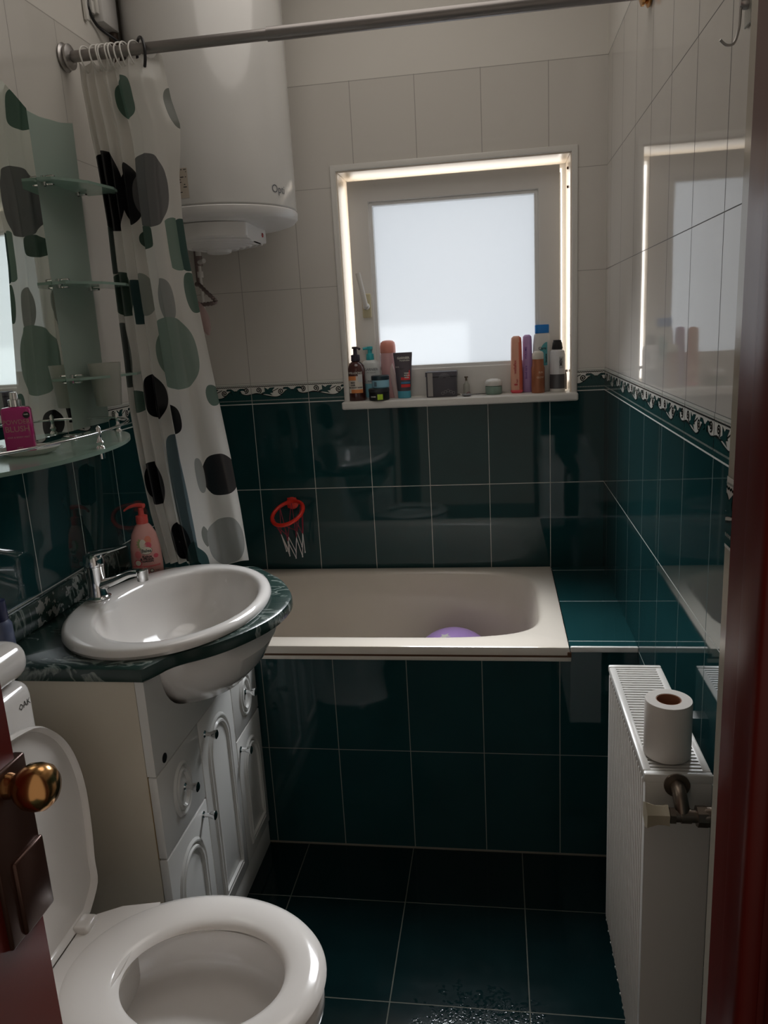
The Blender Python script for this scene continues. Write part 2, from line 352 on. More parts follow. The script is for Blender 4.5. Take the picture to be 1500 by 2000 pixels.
# decorated border tiles -------------------------------------------------
def frieze(name, spans, fr):
    """spans: list of (u0,u1) visible stretches, fr(u,w,d)"""
    b = BM()
    def poly(pts, d, mi, u0, lo, hi):
        P = []
        for u, w_ in pts: P.append((u0+u, w_))
        def clip(P, k, keep):
            out = []
            for i in range(len(P)):
                a, c = P[i], P[(i+1) % len(P)]; ia, ic = keep(a[0], k), keep(c[0], k)
                if ia: out.append(a)
                if ia != ic:
                    t = (k-a[0])/(c[0]-a[0]); out.append((k, a[1]+t*(c[1]-a[1])))
            return out
        P = clip(P, lo, lambda x, k: x >= k-1e-9)
        if len(P) > 2: P = clip(P, hi, lambda x, k: x <= k+1e-9)
        if len(P) < 3: return
        vs = [b.verts.new(fr(u, w_, d)) for u, w_ in P]
        try: f = b.faces.new(vs); f.material_index = mi
        except ValueError: pass
    def ribbon(pts, wd, d, mi, u0, lo, hi):
        for i in range(len(pts)-1):
            a, c = Vector(pts[i]), Vector(pts[i+1]); t = (c-a)
            if t.length < 1e-6: continue
            n = Vector((-t.y, t.x)).normalized()*wd/2; t = t.normalized()*wd*.3
            poly([tuple(a-t+n), tuple(c+t+n), tuple(c+t-n), tuple(a-t-n)], d, mi, u0, lo, hi)
    def spiral(cx, cy, r, turns, a0, s):
        return [(cx+s*(r*(1-i/26*.86))*math.cos(a0+turns*2*PI*i/26), cy+(r*(1-i/26*.86))*math.sin(a0+turns*2*PI*i/26)) for i in range(27)]
    wave = [(0, .033), (.02, .036), (.04, .031), (.06, .026), (.085, .022), (.102, .026), (.115, .036), (.128, .044), (.160, .044), (.166, .036), (.182, .031), (.2, .033)]
    wv = [tuple(p) for p in spline([(x, y, 0) for x, y in wave], 4)]; wv = [(p[0], p[1]) for p in wv]
    for (s0, s1, ph) in spans:
        k = math.floor((s0-ph)/.2)
        while ph+k*.2 < s1:
            u0 = ph+k*.2; lo, hi = max(s0, u0+.0012), min(s1, u0+.1988); k += 1
            if hi <= lo: continue
            poly([(0, .0015), (.2, .0015), (.2, .07), (0, .07)], .0006, 0, u0, lo, hi)
            for i in range(len(wv)-1):
                a, c = wv[i], wv[i+1]; poly([a, c, (c[0], .070), (a[0], .070)], .0009, 1, u0, lo, hi)
            ribbon(wv, .0022, .0012, 2, u0, lo, hi)
            rope = [(i*.2/56, .0585+(.0012 if i % 2 else -.0008)) for i in range(57)]
            ribbon(rope, .0022, .0012, 2, u0, lo, hi)
            poly([(0, .0625), (.2, .0625), (.2, .0645), (0, .0645)], .0012, 3, u0, lo, hi)
            for i in range(40): poly([(i*.005, .010), (i*.005+.0032, .010), (i*.005+.0032, .0135), (i*.005, .0135)], .0010, 3, u0, lo, hi)
            ribbon(spiral(.027, .046, .0098, 1.6, -1.2, 1), .0030, .0013, 2, u0, lo, hi)
            ribbon(spiral(.105, .040, .0100, 1.6, -1.9, -1), .0030, .0013, 2, u0, lo, hi)
            ribbon(spiral(.182, .047, .0095, 1.6, -1.9, 1), .0030, .0013, 2, u0, lo, hi)
            ribbon([(.012, .034), (.04, .033), (.060, .035), (.085, .045), (.096, .050)], .0024, .0013, 2, u0, lo, hi)
            leaf = [(.036, .036), (.050, .041), (.049, .054), (.060, .047), (.066, .052), (.082, .053), (.073, .043), (.076, .037), (.066, .036), (.074, .028), (.060, .032), (.048, .034)]
            cx, cy = .061, .041
            poly([(cx+(x-cx)*1.12, cy+(y-cy)*1.12) for x, y in leaf], .0013, 2, u0, lo, hi)
            poly(leaf, .0016, 0, u0, lo, hi)
            for sgn in (-1, 1):
                L = [(0, .040), (.006*sgn, .047), (.014*sgn, .052), (.027*sgn, .052), (.031*sgn, .046), (.022*sgn, .047), (.014*sgn, .044), (.012*sgn, .034)]
                poly([(.145+x*1.1, .0335+(y-.034)*1.12) for x, y in L], .0013, 2, u0, lo, hi)
                poly([(.145+x, y) for x, y in L], .0016, 0, u0, lo, hi)
        poly([(s0, -.0018), (s1, -.0018), (s1, .0016), (s0, .0016)], .0005, 4, 0, s0, s1)
    o = obj(name, b, [M['dkgreen'], M['bwhite'], M['bink'], M['bline'], M['grout']]); return tag(o, kind='structure')
ZB = 1.2025
frieze('trim_5', [(XL, -.675, 0), (.086, XR, 0)], lambda u, w_, d: Vector((u, -d, ZB+w_)))
frieze('trim_6', [(0, 1.79, .0874)], lambda u, w_, d: Vector((XR-d, -u, ZB+w_)))
frieze('trim_7', [(-1.84, 0, -.0750)], lambda u, w_, d: Vector((XL+d, u, ZB+w_)))
frieze('trim_8', [(-1.8125, -1.79, -1.86)], lambda u, w_, d: Vector((.0535-d, u, ZB+w_)))

# ------------------------------------------------------------------ window
b = BM()   # lining of the reveal, slightly warm plaster/plastic
box(b, OX0, OX0+.012, .002, .165, OZ0, OZ1, .002); box(b, OX1-.012, OX1, .002, .165, OZ0, OZ1, .002); box(b, OX0+.0125, OX1-.0125, .002, .165, OZ1-.012, OZ1, .002)
struct('trim_9', b, M['reveal'])
win = tag(bpy.data.objects.new('window_1', None), kind='structure'); COL.objects.link(win); win.location = (-.3, .12, OZ0)
def ring(b, x0, x1, z0, z1, t, y0, y1, bev=.003, tb=None):
    tb = t if tb is None else tb
    outer = [(x0, z0), (x1, z0), (x1, z1), (x0, z1)]; inner = [(x0+t, z0+tb), (x1-t, z0+tb), (x1-t, z1-t), (x0+t, z1-t)]
    q = bmesh.new()
    vo = [[q.verts.new((x, y, z)) for x, z in P] for P, y in ((outer, y0), (inner, y0), (inner, y1), (outer, y1))]
    for i in range(4):
        for a, c in ((0, 1), (1, 2), (2, 3), (3, 0)):
            q.faces.new((vo[a][i], vo[a][(i+1) % 4], vo[c][(i+1) % 4], vo[c][i]))
    bmesh.ops.recalc_face_normals(q, faces=q.faces[:])
    if bev: bmesh.ops.bevel(q, geom=[e for e in q.edges if e.calc_face_angle(0) > .5], offset=bev, segments=2, profile=.5, affect='EDGES')
    merge(b, q, 0)
b = BM()   # white corner profile around the opening
ring(b, OX0-.010, OX1+.010, OZ0-.018, OZ1+.010, .018, -.006, .004, .003)
struct('trim_10', b, M['white_pl'], 40)
b = BM(); ring(b, OX0+.002, OX1-.002, OZ0, OZ1-.002, .022, .165, .22); obj('window_frame', b, M['frame_pl'], win, 40)
DY = -.034
b = BM(); ring(b, -.638, .038, 1.201, 1.898, .067, .098+DY, .150+DY, .004, .092); sash = obj('window_sash', b, M['frame_pl'], win, 40)
b = BM(); ring(b, -.572, -.029, 1.292, 1.832, .012, .106+DY, .150+DY, .002); obj('glazing_bead', b, M['bead_pl'], win, 40)
b = BM(); box(b, -.562, -.039, .138+DY, .149+DY, 1.302, 1.822); obj('window_pane', b, M['pane'], win)
b = BM(); box(b, -.608, -.578, .090+DY, .099+DY, 1.468, 1.546, .004, 3); hp = obj('handle_plate', b, mat('yellowed_plastic', (.66, .60, .40), .35), win, 40)
b = BM(); lathe(b, (-.593, .092+DY, 1.505), [(.011, 0), (.011, .016), (.009, .020)], 20, (0, -1, 0))
tube(b, spline([(-.593, .070+DY, 1.505), (-.596, .062+DY, 1.528), (-.603, .058+DY, 1.568), (-.611, .058+DY, 1.610)], 5), .0085, 10)
obj('window_handle', b, M['white_pl'], win, 50)
b = BM()
for z in (1.885, 1.83): lathe(b, (.0635, .07, z), [(.004, 0), (.004, .004)], 10, (-1, 0, 0))
obj('hinge_screw', b, M['rust'], win)
b = BM(); box(b, OX0-.016, OX1+.012, -.032, .165, 1.173, 1.1990, .007, 4)
struct('trim_11', b, M['white_pl'], 40)
# outside reveal continues in wall_back; exterior ground for the daylight
# ------------------------------------------------------------------ bath tub
def bath():
    t = thing('bathtub', 'cream enamelled built-in bathtub behind the dark tiled panel', 'bathtub', (-.58, -.34, .21))
    b = BM(); x0, x1, y0, y1 = XL+.004, .002, YF-.006, -.003; zt = .613
    cx, cy = -.575, -.335; n = 96
    def rr(ax, ay, r, z, cx=cx, cy=cy):
        out = []
        for i in range(n):
            k = i*4//n; tt = (i-k*n/4)/(n/4)      # quarter sweep: straight halves share the corner angle
            a = (k+tt)*PI/2
            ca, sa = math.cos(a), math.sin(a); e = r
            out.append(Vector((cx+math.copysign(abs(ca)**e, ca)*ax, cy+math.copysign(abs(sa)**e, sa)*ay, z)))
        return out
    def rect(z, inset=0):
        out = []
        for i in range(n):
            a = 2*PI*i/n; ca, sa = math.cos(a), math.sin(a); hx, hy = (x1-x0)/2-inset, (y1-y0)/2-inset; mx, my = (x0+x1)/2, (y0+y1)/2
            k = 1/max(abs(ca), abs(sa)); out.append(Vector((mx+ca*k*hx, my+sa*k*hy, z)))
        return out
    rings = [rect(zt-.023, 0), rect(zt-.008, 0), rect(zt-.002, .002), rect(zt, .008)]
    rings += [rr(.528, .297, .42, zt), rr(.520, .289, .42, zt-.003), rr(.512, .281, .43, zt-.012), rr(.49, .262, .46, zt-.12), rr(.465, .24, .5, zt-.27), rr(.44, .22, .55, zt-.345), rr(.38, .17, .6, zt-.375), rr(.2, .09, .7, zt-.38)]
    loft(b, rings, False, True)
    # underside skin
    R2 = [rect(zt-.023, .0), rr(.528, .297, .42, zt-.026), rr(.50, .275, .46, zt-.12), rr(.45, .225, .55, zt-.36), rr(.2, .09, .7, zt-.395)]
    loft(b, R2, False, True)
    obj('tub_body', b, M['enamel'], t, 50)
    b = BM(); box(b, -.86, .006, YF-.0072, YF-.001, .5855, .5905); box(b, -.004, .006, YF-.009, YF-.003, .588, .600, .002)
    tag(obj('rust_line', b, M['rust'], t), 'rusty gap line under the rim')
    b = BM(); lathe(b, (-.95, -.33, .234), [(.028, 0), (.028, .003), (.022, .005)], 24); obj('drain', b, M['chrome'], t, 40)
bath()
# purple ball in the tub
b = BM(); bx, by, bz, br = -.322, -.275, .362, .127
bmesh.ops.create_uvsphere(b, u_segments=40, v_segments=24, radius=br)
for v in b.verts: v.co = Vector((bx+v.co.x*1.06, by+v.co.y*1.06, bz+v.co.z))
ball = tag(obj('ball', b, M['purple'], None, 60), 'pale purple ball lying in the bathtub', 'ball')
b = BM()
def ball_pt(u, v):
    d = Vector((u+.04, -.28+v, .95)).normalized(); return Vector((bx+d.x*br*1.066, by+d.y*br*1.066, bz+d.z*br*1.005))
P = [(-.22+.16*math.cos(2*PI*i/10+.3)*(1 if i % 2 else .42), +.03+.12*math.sin(2*PI*i/10+.3)*(1 if i % 2 else .42)) for i in range(10)]
vs = [b.verts.new(ball_pt(*p)) for p in P]; c = b.verts.new(ball_pt(-.22, .03))
for i in range(10): b.faces.new((vs[i], vs[(i+1) % 10], c))
tag(obj('star_print', b, M['bwhite'], ball), 'white star printed on the ball')

# ------------------------------------------------------------------ vanity: cabinet, counter, basin, faucet
CX = -.84
def hole(p, sc=1.0): return p
BC = (-.905, -1.010)     # basin centre
def ell(a, c, z, n=96, cx=BC[0], cy=BC[1]): return [Vector((cx+a*math.cos(2*PI*i/n), cy+c*math.sin(2*PI*i/n), z)) for i in range(n)]
def cabinet():
    t = thing('vanity_cabinet', 'white vanity cabinet with arched doors and oval drawer reliefs under the green counter', 'cabinet', (-1.0, -1.0, 0))
    b = BM(); box(b, XL+.003, CX-.020, -1.310, -1.294, 0.0, .809); box(b, XL+.003, CX-.020, -.706, -.690, 0, .809); box(b, XL+.003, CX-.024, -1.294, -.706, 0.03, .05); 
    box(b, XL+.003, XL+.012, -1.294, -.706, .05, .60)
    tag(obj('carcass', b, M['side_panel'], t), 'cream side panels')
    b = BM(); box(b, CX-.035, CX-.004, -1.306, -.692, 0, .072, .002); obj('plinth', b, M['lac'], t, 40)
    # upper false front with the notch for the basin
    b = BM(); poly = [(-1.312, .606), (-.690, .606), (-.690, .808)]
    for i in range(0, 25):
        a = i/24*PI; poly.append((BC[1]+.232*math.cos(a), .808-.155*math.sin(a)**.8))
    poly.append((-1.312, .808)); 
    prism(b, poly, .018, lambda u, v, d: Vector((CX-.018+d, u, v))); up = obj('upper_front', b, M['lac'], t)
    b = BM(); lathe(b, (CX-.001, -1.268, .622), [(.010, 0), (.010, .002)], 20, (1, 0, 0)); tag(obj('cap', b, M['black'], up), 'black round cable cap')
    def knob(y, z, par):
        b = BM(); lathe(b, (CX-.001, y, z), [(.0085, 0), (.0085, .002), (.0050, .005), (.0055, .014), (.0105, .027), (.0105, .030), (.007, .032)], 20, (1, 0, 0)); obj('knob', b, M['chrome'], par, 40)
    def oval(b, cy, cz, ry, rz, w_=.013, h=.0055, n=40, half=False, zb=None):
        """moulded groove: raised double lip"""
        P = []
        if not half: P = [(cy+ry*math.cos(2*PI*i/n), cz+rz*math.sin(2*PI*i/n)) for i in range(n)]
        else:
            P = [(cy-ry, zb)]+[(cy-ry, zb+(cz-zb)*i/6) for i in range(1, 6)]
            P += [(cy-ry*math.cos(PI*i/16), cz+rz*math.sin(PI*i/16)) for i in range(17)]
            P += [(cy+ry, cz-(cz-zb)*i/6) for i in range(1, 7)]
        c = Vector((sum(p[0] for p in P)/len(P), sum(p[1] for p in P)/len(P)))
        prof = [(-w_, 0), (-w_*.7, h), (-w_*.35, h), (0, -.0006), (w_*.35, h*.8), (w_*.6, h*.8), (w_, 0)]
        rings = []
        N = len(P)
        for i in range(N):
            a, d = Vector(P[i-1]), Vector(P[(i+1) % N]); tt = (d-a).normalized(); nn = Vector((tt.y, -tt.x))
            if nn.dot(Vector(P[i])-c) < 0: nn = -nn
            rings.append([Vector((CX+q[1], P[i][0]+nn.x*q[0], P[i][1]+nn.y*q[0])) for q in prof])
        rings.append(rings[0]); loft(b, rings, False, False, closed=False)
    def front(kind, y0, y1, z0, z1, ky, kz, lab=None):
        b = BM(); box(b, CX-.018, CX, y0+.0012, y1-.0012, z0+.0012, z1-.0012, .002, 2)
        cy = (y0+y1)/2
        if kind == 'drawer': oval(b, cy, (z0+z1)/2, .034, .048)
        else: oval(b, cy, z1-.125, (y1-y0)*.29, .075, half=True, zb=z0+.045)
        d = obj('drawer' if kind == 'drawer' else 'door', b, M['lac'], t, 35)
        knob(ky, kz, d)
    front('drawer', -1.312, -1.097, .420, .604, -1.195, .510)
    front('door', -1.312, -1.097, .075, .418, -1.123, .392)
    front('door', -1.095, -.882, .075, .604, -1.066, .560)
    front('drawer', -.880, -.690, .432, .604, -.782, .522)
    front('door', -.880, -.690, .075, .430, -.858, .398)
    b = BM(); box(b, CX-.0195, CX-.0183, -1.3105, -1.300, .420, .604); tag(obj('board_edge', b, M['edge_wood'], t), 'bare brown board edge')
cabinet()
def counter():
    n = 128; cx, cy = BC
    out = [(-1.172, -1.325), (-.835, -1.325), (-.822, -1.300), (-.808, -1.268), (-.786, -1.243), (-.752, -1.216), (-.715, -1.175), (-.680, -1.118), (-.655, -1.055), (-.645, -.99), (-.650, -.92), (-.680, -.85), (-.715, -.79), (-.755, -.745), (-.800, -.695), (-.83, -.690), (-1.172, -.690)]
    sm = [Vector((*out[0], 0)), Vector((*out[1], 0))]+spline([(x, y, 0) for x, y in out[1:16]], 5)[1:]+[Vector((*out[16], 0))]
    def hit(a):
        d = Vector((math.cos(a), math.sin(a))); best = None
        for i in range(len(sm)):
            p, q = sm[i].xy-Vector((cx, cy)), sm[(i+1) % len(sm)].xy-Vector((cx, cy)); e = q-p; den = d.x*e.y-d.y*e.x
            if abs(den) < 1e-12: continue
            tt = (p.x*e.y-p.y*e.x)/den; s = (p.x*d.y-p.y*d.x)/den
            if tt > 0 and -1e-6 <= s <= 1+1e-6: best = tt if best is None else max(best, tt)
        return best
    ang = sorted(set([2*PI*i/n for i in range(n)]+[math.atan2(p.y-cy, p.x-cx) % (2*PI) for p in (sm[0], sm[1], sm[-1], sm[-2])]))
    O = []; 
    for a in ang: r = hit(a); O.append((cx+r*math.cos(a), cy+r*math.sin(a)))
    H = [(cx+.2065*math.cos(a), cy+.268*math.sin(a)) for a in ang]
    def ins(k): return [(cx+(x-cx)*(1-k/math.hypot(x-cx, y-cy)), cy+(y-cy)*(1-k/math.hypot(x-cx, y-cy))) for x, y in O]
    V = lambda P, z: [Vector((x, y, z)) for x, y in P]
    b = BM(); R = [V(H, .81), V(ins(.006), .81), V(ins(.001), .813), V(O, .817), V(O, .830), V(ins(.002), .837), V(ins(.008), .840), V(H, .840), V(H, .81)]
    loft(b, R, False, False); bmesh.ops.remove_doubles(b, verts=b.verts[:], dist=1e-5)
    c = tag(obj('countertop', b, M['marble'], None, 40), 'dark green marbled vanity counter with a bowed front edge', 'countertop')
    b = BM(); box(b, XL+.0005, XL+.016, -1.325, -.690, .841, .902, .003); s = obj('backsplash', b, M['lime'], c, 40); tag(s, 'green marbled upstand with limescale stains')
counter()
def basin():
    t = thing('wash_basin', 'white oval ceramic wash basin set in the green counter', 'sink', (BC[0], BC[1], .64))
    b = BM(); cx, cy = BC
    R = [ell(.200, .264, .842), ell(.214, .280, .8405), ell(.217, .284, .848), ell(.213, .280, .857), ell(.204, .271, .861)]
    # flat rim is wider on the wall side, where the tap stands
    ix = cx+.022
    def e2(a, c, z): return ell(a, c, z, 96, ix, cy)
    R += [e2(.176, .240, .861), e2(.169, .233, .858), e2(.163, .227, .849), e2(.155, .215, .815), e2(.144, .195, .77), e2(.12, .16, .73), e2(.08, .10, .712), e2(.02, .025, .708)]
    loft(b, R, False, True)
    R = [ell(.200, .264, .842), ell(.205, .252, .81), ell(.195, .228, .77), ell(.168, .185, .72), ell(.12, .13, .672), ell(.05, .06, .655)]
    R = [[Vector((p.x+(.03 if k > 1 else 0), p.y, p.z)) for p in r] for k, r in enumerate(R)]
    loft(b, R, False, True); bmesh.ops.remove_doubles(b, verts=b.verts[:], dist=1e-5)
    obj('bowl', b, M['ceramic'], t, 50)
    b = BM(); lathe(b, (ix, cy, .709), [(.022, 0), (.022, .003), (.015, .004)], 24); obj('drain', b, M['chrome'], t, 40)
basin()
def faucet():
    fx, fy = -1.088, -.996
    t = thing('faucet', 'chrome single-lever mixer tap on the basin rim', 'faucet', (fx, fy, .861))
    b = BM(); lathe(b, (fx, fy, .8615), [(.0285, 0), (.0285, .004), (.024, .007), (.0225, .010), (.0205, .045), (.0215, .072), (.0225, .078)], 32); obj('body', b, M['chrome'], t, 40)
    b = BM(); lathe(b, (fx, fy, .9405), [(.0228, 0), (.0232, .012), (.020, .024), (.012, .031), (.002, .033)], 32)
    P = spline([(fx-.012, fy, .962), (fx+.02, fy-.001, .972), (fx+.055, fy-.003, .979), (fx+.092, fy-.006, .990)], 6); rg = []
    for i, p in enumerate(P):
        k = i/(len(P)-1); w_ = .017*(1-k)+.0095*k; h = .009*(1-k)+.003*k
        rg.append([p+Vector((0, w_*math.cos(a), h*math.sin(a))) for a in [2*PI*j/16 for j in range(16)]])
    loft(b, rg); obj('lever', b, M['chrome'], t, 45)
    b = BM(); P = spline([(fx+.010, fy, .893), (fx+.045, fy-.001, .905), (fx+.085, fy-.003, .921), (fx+.108, fy-.004, .924)], 6)
    rg = []
    for i, p in enumerate(P):
        k = i/(len(P)-1); w_ = .016*(1-k)+.0125*k; h = .013*(1-k)+.008*k
        rg.append([p+Vector((0, w_*math.cos(a), h*math.sin(a))) for a in [2*PI*j/20 for j in range(20)]])
    loft(b, rg); obj('spout', b, M['chrome'], t, 45)
    b = BM(); lathe(b, (fx+.116, fy-.004, .904), [(.0105, 0), (.0125, .001), (.0125, .012), (.0135, .014), (.0135, .026), (.010, .028)], 24); obj('aerator', b, M['chrome'], t, 40)
faucet()

# ------------------------------------------------------------------ generic bottles
def pm(name, col, rough=.3, **k): return mat(name, col, rough, **k)
def sq(c, rx, ry, z, e=2.6, n=40, rot=0):
    P = circ((0, 0), ry, 0, n, rx, e); cr, sr = math.cos(rot), math.sin(rot)
    return [Vector((c[0]+p.x*cr-p.y*sr, c[1]+p.x*sr+p.y*cr, z)) for p in P]
def body(b, c, prof, e=2.6, rot=0, mi=0, n=40): loft(b, [sq(c, rx, ry, z, e, n, rot) for rx, ry, z in prof], mi=mi)
# soap bottle behind the basin (pump, pink label artwork)
def soap():
    c = (-1.085, -.742); rot = math.radians(20); z0 = .8405
    t = thing('soap_dispenser', 'pink hand soap pump bottle with a coral pump beside the curtain', 'soap bottle', (c[0], c[1], z0))
    H = .134
    b = BM(); body(b, c, [(.036, .021, z0), (.0395, .024, z0+.004), (.040, .0245, z0+.03), (.0375, .023, z0+.075), (.031, .020, z0+.107), (.021, .016, z0+.126), (.014, .013, z0+H)], 2.4, rot)
    obj('bottle', b, pm('soap_pink', (.80, .40, .36), .25, coat=.3), t, 50)
    cm = pm('coral', (.78, .10, .085), .3); b = BM(); lathe(b, (*c, z0+H), [(.0145, 0), (.0155, .002), (.0150, .020), (.009, .022), (.0075, .024), (.0072, .042)], 28); obj('collar', b, cm, t, 40)
    b = BM(); P = spline([(c[0]+.010, c[1], z0+H+.046), (c[0]-.01, c[1], z0+H+.048), (c[0]-.028, c[1]-.004, z0+H+.044), (c[0]-.041, c[1]-.008, z0+H+.036)], 5)
    rg = []
    for i, p in enumerate(P):
        k = i/(len(P)-1); w_ = .009*(1-k)+.005*k; h = .006*(1-k)+.003*k
        rg.append([p+Vector((0, w_*math.cos(a), h*math.sin(a))) for a in [2*PI*j/14 for j in range(14)]])
    loft(b, rg); obj('pump_head', b, cm, t, 50)
    ux, nn = Vector((math.cos(rot), math.sin(rot), 0)), Vector((math.sin(rot), -math.cos(rot), 0))
    def fr(dy=.0): 
        def f(u, v):
            zz = v; k = max(0, zz-.05)/.084
            ry = .0247*(1-.30*k*k); rx = .040*(1-.5*k*k); s = max(0, 1-abs(u/rx)**2.4)**(1/2.4)
            return Vector((c[0], c[1], z0+zz))+ux*u+nn*(ry*s+.0006+dy)
        return f
    F = fr()
    def blob(name, pts, mt, dy=.0002, lab=None, par=t):
        b = BM(); G = fr(dy); cu, cv = sum(p[0] for p in pts)/len(pts), sum(p[1] for p in pts)/len(pts)
        rings = []
        for k in (1, .66, .33): rings.append([G(cu+(u-cu)*k, cv+(v-cv)*k) for u, v in pts])
        R = loft(b, rings, False, True); o = obj(name, b, mt, par)
        if lab: tag(o, lab)
        return o
    def circle(u, v, r, r2=None, n=24, a0=0): return [(u+r*math.cos(2*PI*i/n+a0), v+(r2 or r)*math.sin(2*PI*i/n+a0)) for i in range(n)]
    wh = pm('label_cream', (.80, .72, .60), .4); ln = pm('label_green', (.36, .42, .18), .4); fl = pm('label_rose', (.75, .10, .14), .4); dk = M['ink']
    spikes = [(-.004+(.017 if i % 2 else .010)*math.cos(2*PI*i/26), .083+(.019 if i % 2 else .012)*math.sin(2*PI*i/26)) for i in range(8, 22)]
    blob('dragonfruit_print', spikes+[(-.002, .066)], ln, .0001); blob('dragonfruit_print', circle(-.003, .082, .0085, .014), wh, .0003)
    blob('peach_print', circle(.010, .092, .0085, .012), pm('label_peach', (.80, .25, .16), .4), .0001); blob('flower_print', circle(.009, .079, .009), fl, .0003)
    blob('flower_print', circle(.026, .050, .0058), fl, .0001); blob('flower_print', circle(-.018, .056, .008, .010), pm('label_pink', (.74, .20, .20), .4), .0001)
    blob('coconut_print', circle(-.020, .034, .0095), fl, .0001); blob('coconut_print', circle(-.020, .034, .0070), wh, .0003)
    blob('label_band', [(-.034, .0225), (-.017, .0215), (0, .021), (.017, .0215), (.034, .0225), (.034, .027), (.017, .026), (0, .0255), (-.017, .026), (-.034, .027)], pm('band_pink', (.72, .17, .17), .4), .0001)
    blob('name_badge', circle(.004, .066, .0148, .0105), dk, .0003); blob('name_badge', circle(.004, .066, .0140, .0097), wh, .0005)
    text('lettering', 'Balea', .0118, lambda u, v: fr(.0008)(u+.004, v+.0655), dk, t, bold=.0003)
    text('lettering', 'Kokos', .0090, lambda u, v: fr(.0008)(u+.004, v+.0500), dk, t, bold=.0003)
    text('lettering', '& Pfirsich', .0088, lambda u, v: fr(.0008)(u+.003, v+.0435), dk, t, bold=.0003)
    text('lettering', 'CREMESEIFE', .0062, lambda u, v: fr(.0008)(u+.003, v+.0370), dk, t, bold=.0002)
    for u in (-.002, .012): blob('seal_print', circle(u, .0115, .0052, .0048), dk, .0003); 
    blob('seal_print', circle(.012, .0115, .0038, .0034), wh, .0005)
    text('lettering', 'Vegan', .0044, lambda u, v: fr(.0008)(u+.026, v+.0115), dk, t)
soap()

# ------------------------------------------------------------------ mirror unit with glass shelves
MX = -1.163
def mirror_unit():
    t = thing('mirror_cabinet', 'arched wall mirror with a frosted side plate above the basin', 'mirror', (XL, -1.1, 1.24))
    b = BM(); P = [(-1.53, 1.235), (-.870, 1.235)]
    for i in range(17): y = -.870-.66*i/16; P.append((y, 1.28+math.sqrt(.733**2-(y+1.2)**2)))
    prism(b, P, .005, lambda u, v, d: Vector((MX-.005+d, u, v))); obj('mirror_glass', b, M['mirror'], t)
    b = BM()
    E = [(MX-.0012, -.8705, z) for z in (1.236, 1.6, 1.934)]; tube(b, E, .0012, 6); obj('mirror_edge', b, M['black'], t)
    b = BM(); P = [(-.869, 1.235), (-.690, 1.235), (-.672, 1.95), (-.70, 1.944), (-.73, 1.938), (-.78, 1.934), (-.82, 1.930), (-.869, 1.932)]
    prism(b, P, .005, lambda u, v, d: Vector((MX-.007+d, u, v))); tag(obj('backplate', b, M['fpanel'], t), 'frosted green glass plate')
    for y, z in ((-1.4, 1.3), (-1.0, 1.9), (-.78, 1.8), (-.78, 1.3)):
        b = BM(); lathe(b, (XL, y, z), [(.01, 0), (.01, .006)], 14, (1, 0, 0)); obj('wall_spacer', b, M['chrome'], t)
mirror_unit()
def clip(b, y, z, x0=MX-.002):
    box(b, x0, x0+.030, y-.006, y+.006, z+.0045, z+.011, .0025, 2); box(b, x0, x0+.026, y-.006, y+.006, z-.011, z-.0045, .0025, 2)
    box(b, x0, x0+.010, y-.007, y+.007, z-.011, z+.011, .002, 2)
def small_shelf(z, lab, dy=0):
    t = thing('glass_shelf', lab, 'shelf', (MX, -.76, z), 'small frosted glass shelves on the mirror side')
    b = BM(); P = [(MX+.001, -.872), (-1.128, -.872), (-1.082, -.795), (-1.068, -.70), (-1.082, -.645), (MX+.001, -.648)]
    loft(b, [[Vector((x, y+dy, z-.003)) for x, y in P], [Vector((x, y+dy, z+.003)) for x, y in P]]); obj('glass_plate', b, M['fglass'], t)
    for y in (-.845, -.700):
        b = BM(); clip(b, y+dy, z); obj('clip', b, M['chrome'], t, 40)
small_shelf(1.792, 'topmost small frosted glass shelf beside the mirror')
small_shelf(1.571, 'middle small frosted glass shelf beside the mirror')
small_shelf(1.354, 'lowest small frosted glass shelf, holding a white tumbler')
b = BM(); cx, cy = -1.112, -.778
loft(b, [circ((cx, cy), r, z, 36) for r, z in ((.0285, 1.283), (.030, 1.285), (.0385, 1.386), (.0370, 1.386), (.0285, 1.290))]); tag(obj('tumbler', b, M['tumbler'], None, 50), 'frosted white tumbler hanging in the lowest small glass shelf', 'tumbler')
SZ = 1.2205; SC = (-1.125); SD = .205; SW = .345
def big_shelf():
    t = thing('glass_shelf', 'large bow-fronted glass shelf with a chrome rail under the mirror', 'shelf', (MX, SC, SZ))
    b = BM(); P = [(MX+SD*math.sin(PI*i/48), SC-SW*math.cos(PI*i/48)) for i in range(49)]
    loft(b, [[Vector((x, y, SZ-.004)) for x, y in P], [Vector((x, y, SZ+.004)) for x, y in P]]); obj('glass_plate', b, M['fglass'], t)
    b = BM(); k = .93
    Q = [Vector((MX+.018+(SD*k-.018)*math.sin(PI*i/48)**.7, SC-SW*k*math.cos(PI*i/48), SZ+.036)) for i in range(49)]
    Q = [Vector((MX, Q[0].y+.0, SZ+.036))]+Q+[Vector((MX, Q[-1].y, SZ+.036))]
    tube(b, Q, .0028, 10); obj('rail', b, M['chrome'], t, 60)
    for i in (5, 26, 45):
        p = Q[i]; b = BM(); lathe(b, (p.x, p.y, SZ-.018), [(.006, 0), (.006, .012), (.0085, .013), (.0085, .024), (.0050, .028), (.0075, .034), (.004, .040), (.0042, .050), (.0062, .054), (.0042, .058), (.005, .063), (.001, .068)], 18); obj('rail_post', b, M['chrome'], t, 50)
    b = BM(); clip(b, -.905, SZ); box(b, MX, MX+.035, -.93, -.88, SZ+.004, SZ+.010, .002); obj('clip', b, M['chrome'], t, 40)
    b = BM(); clip(b, -1.38, SZ); obj('clip', b, M['chrome'], t, 40)
big_shelf()
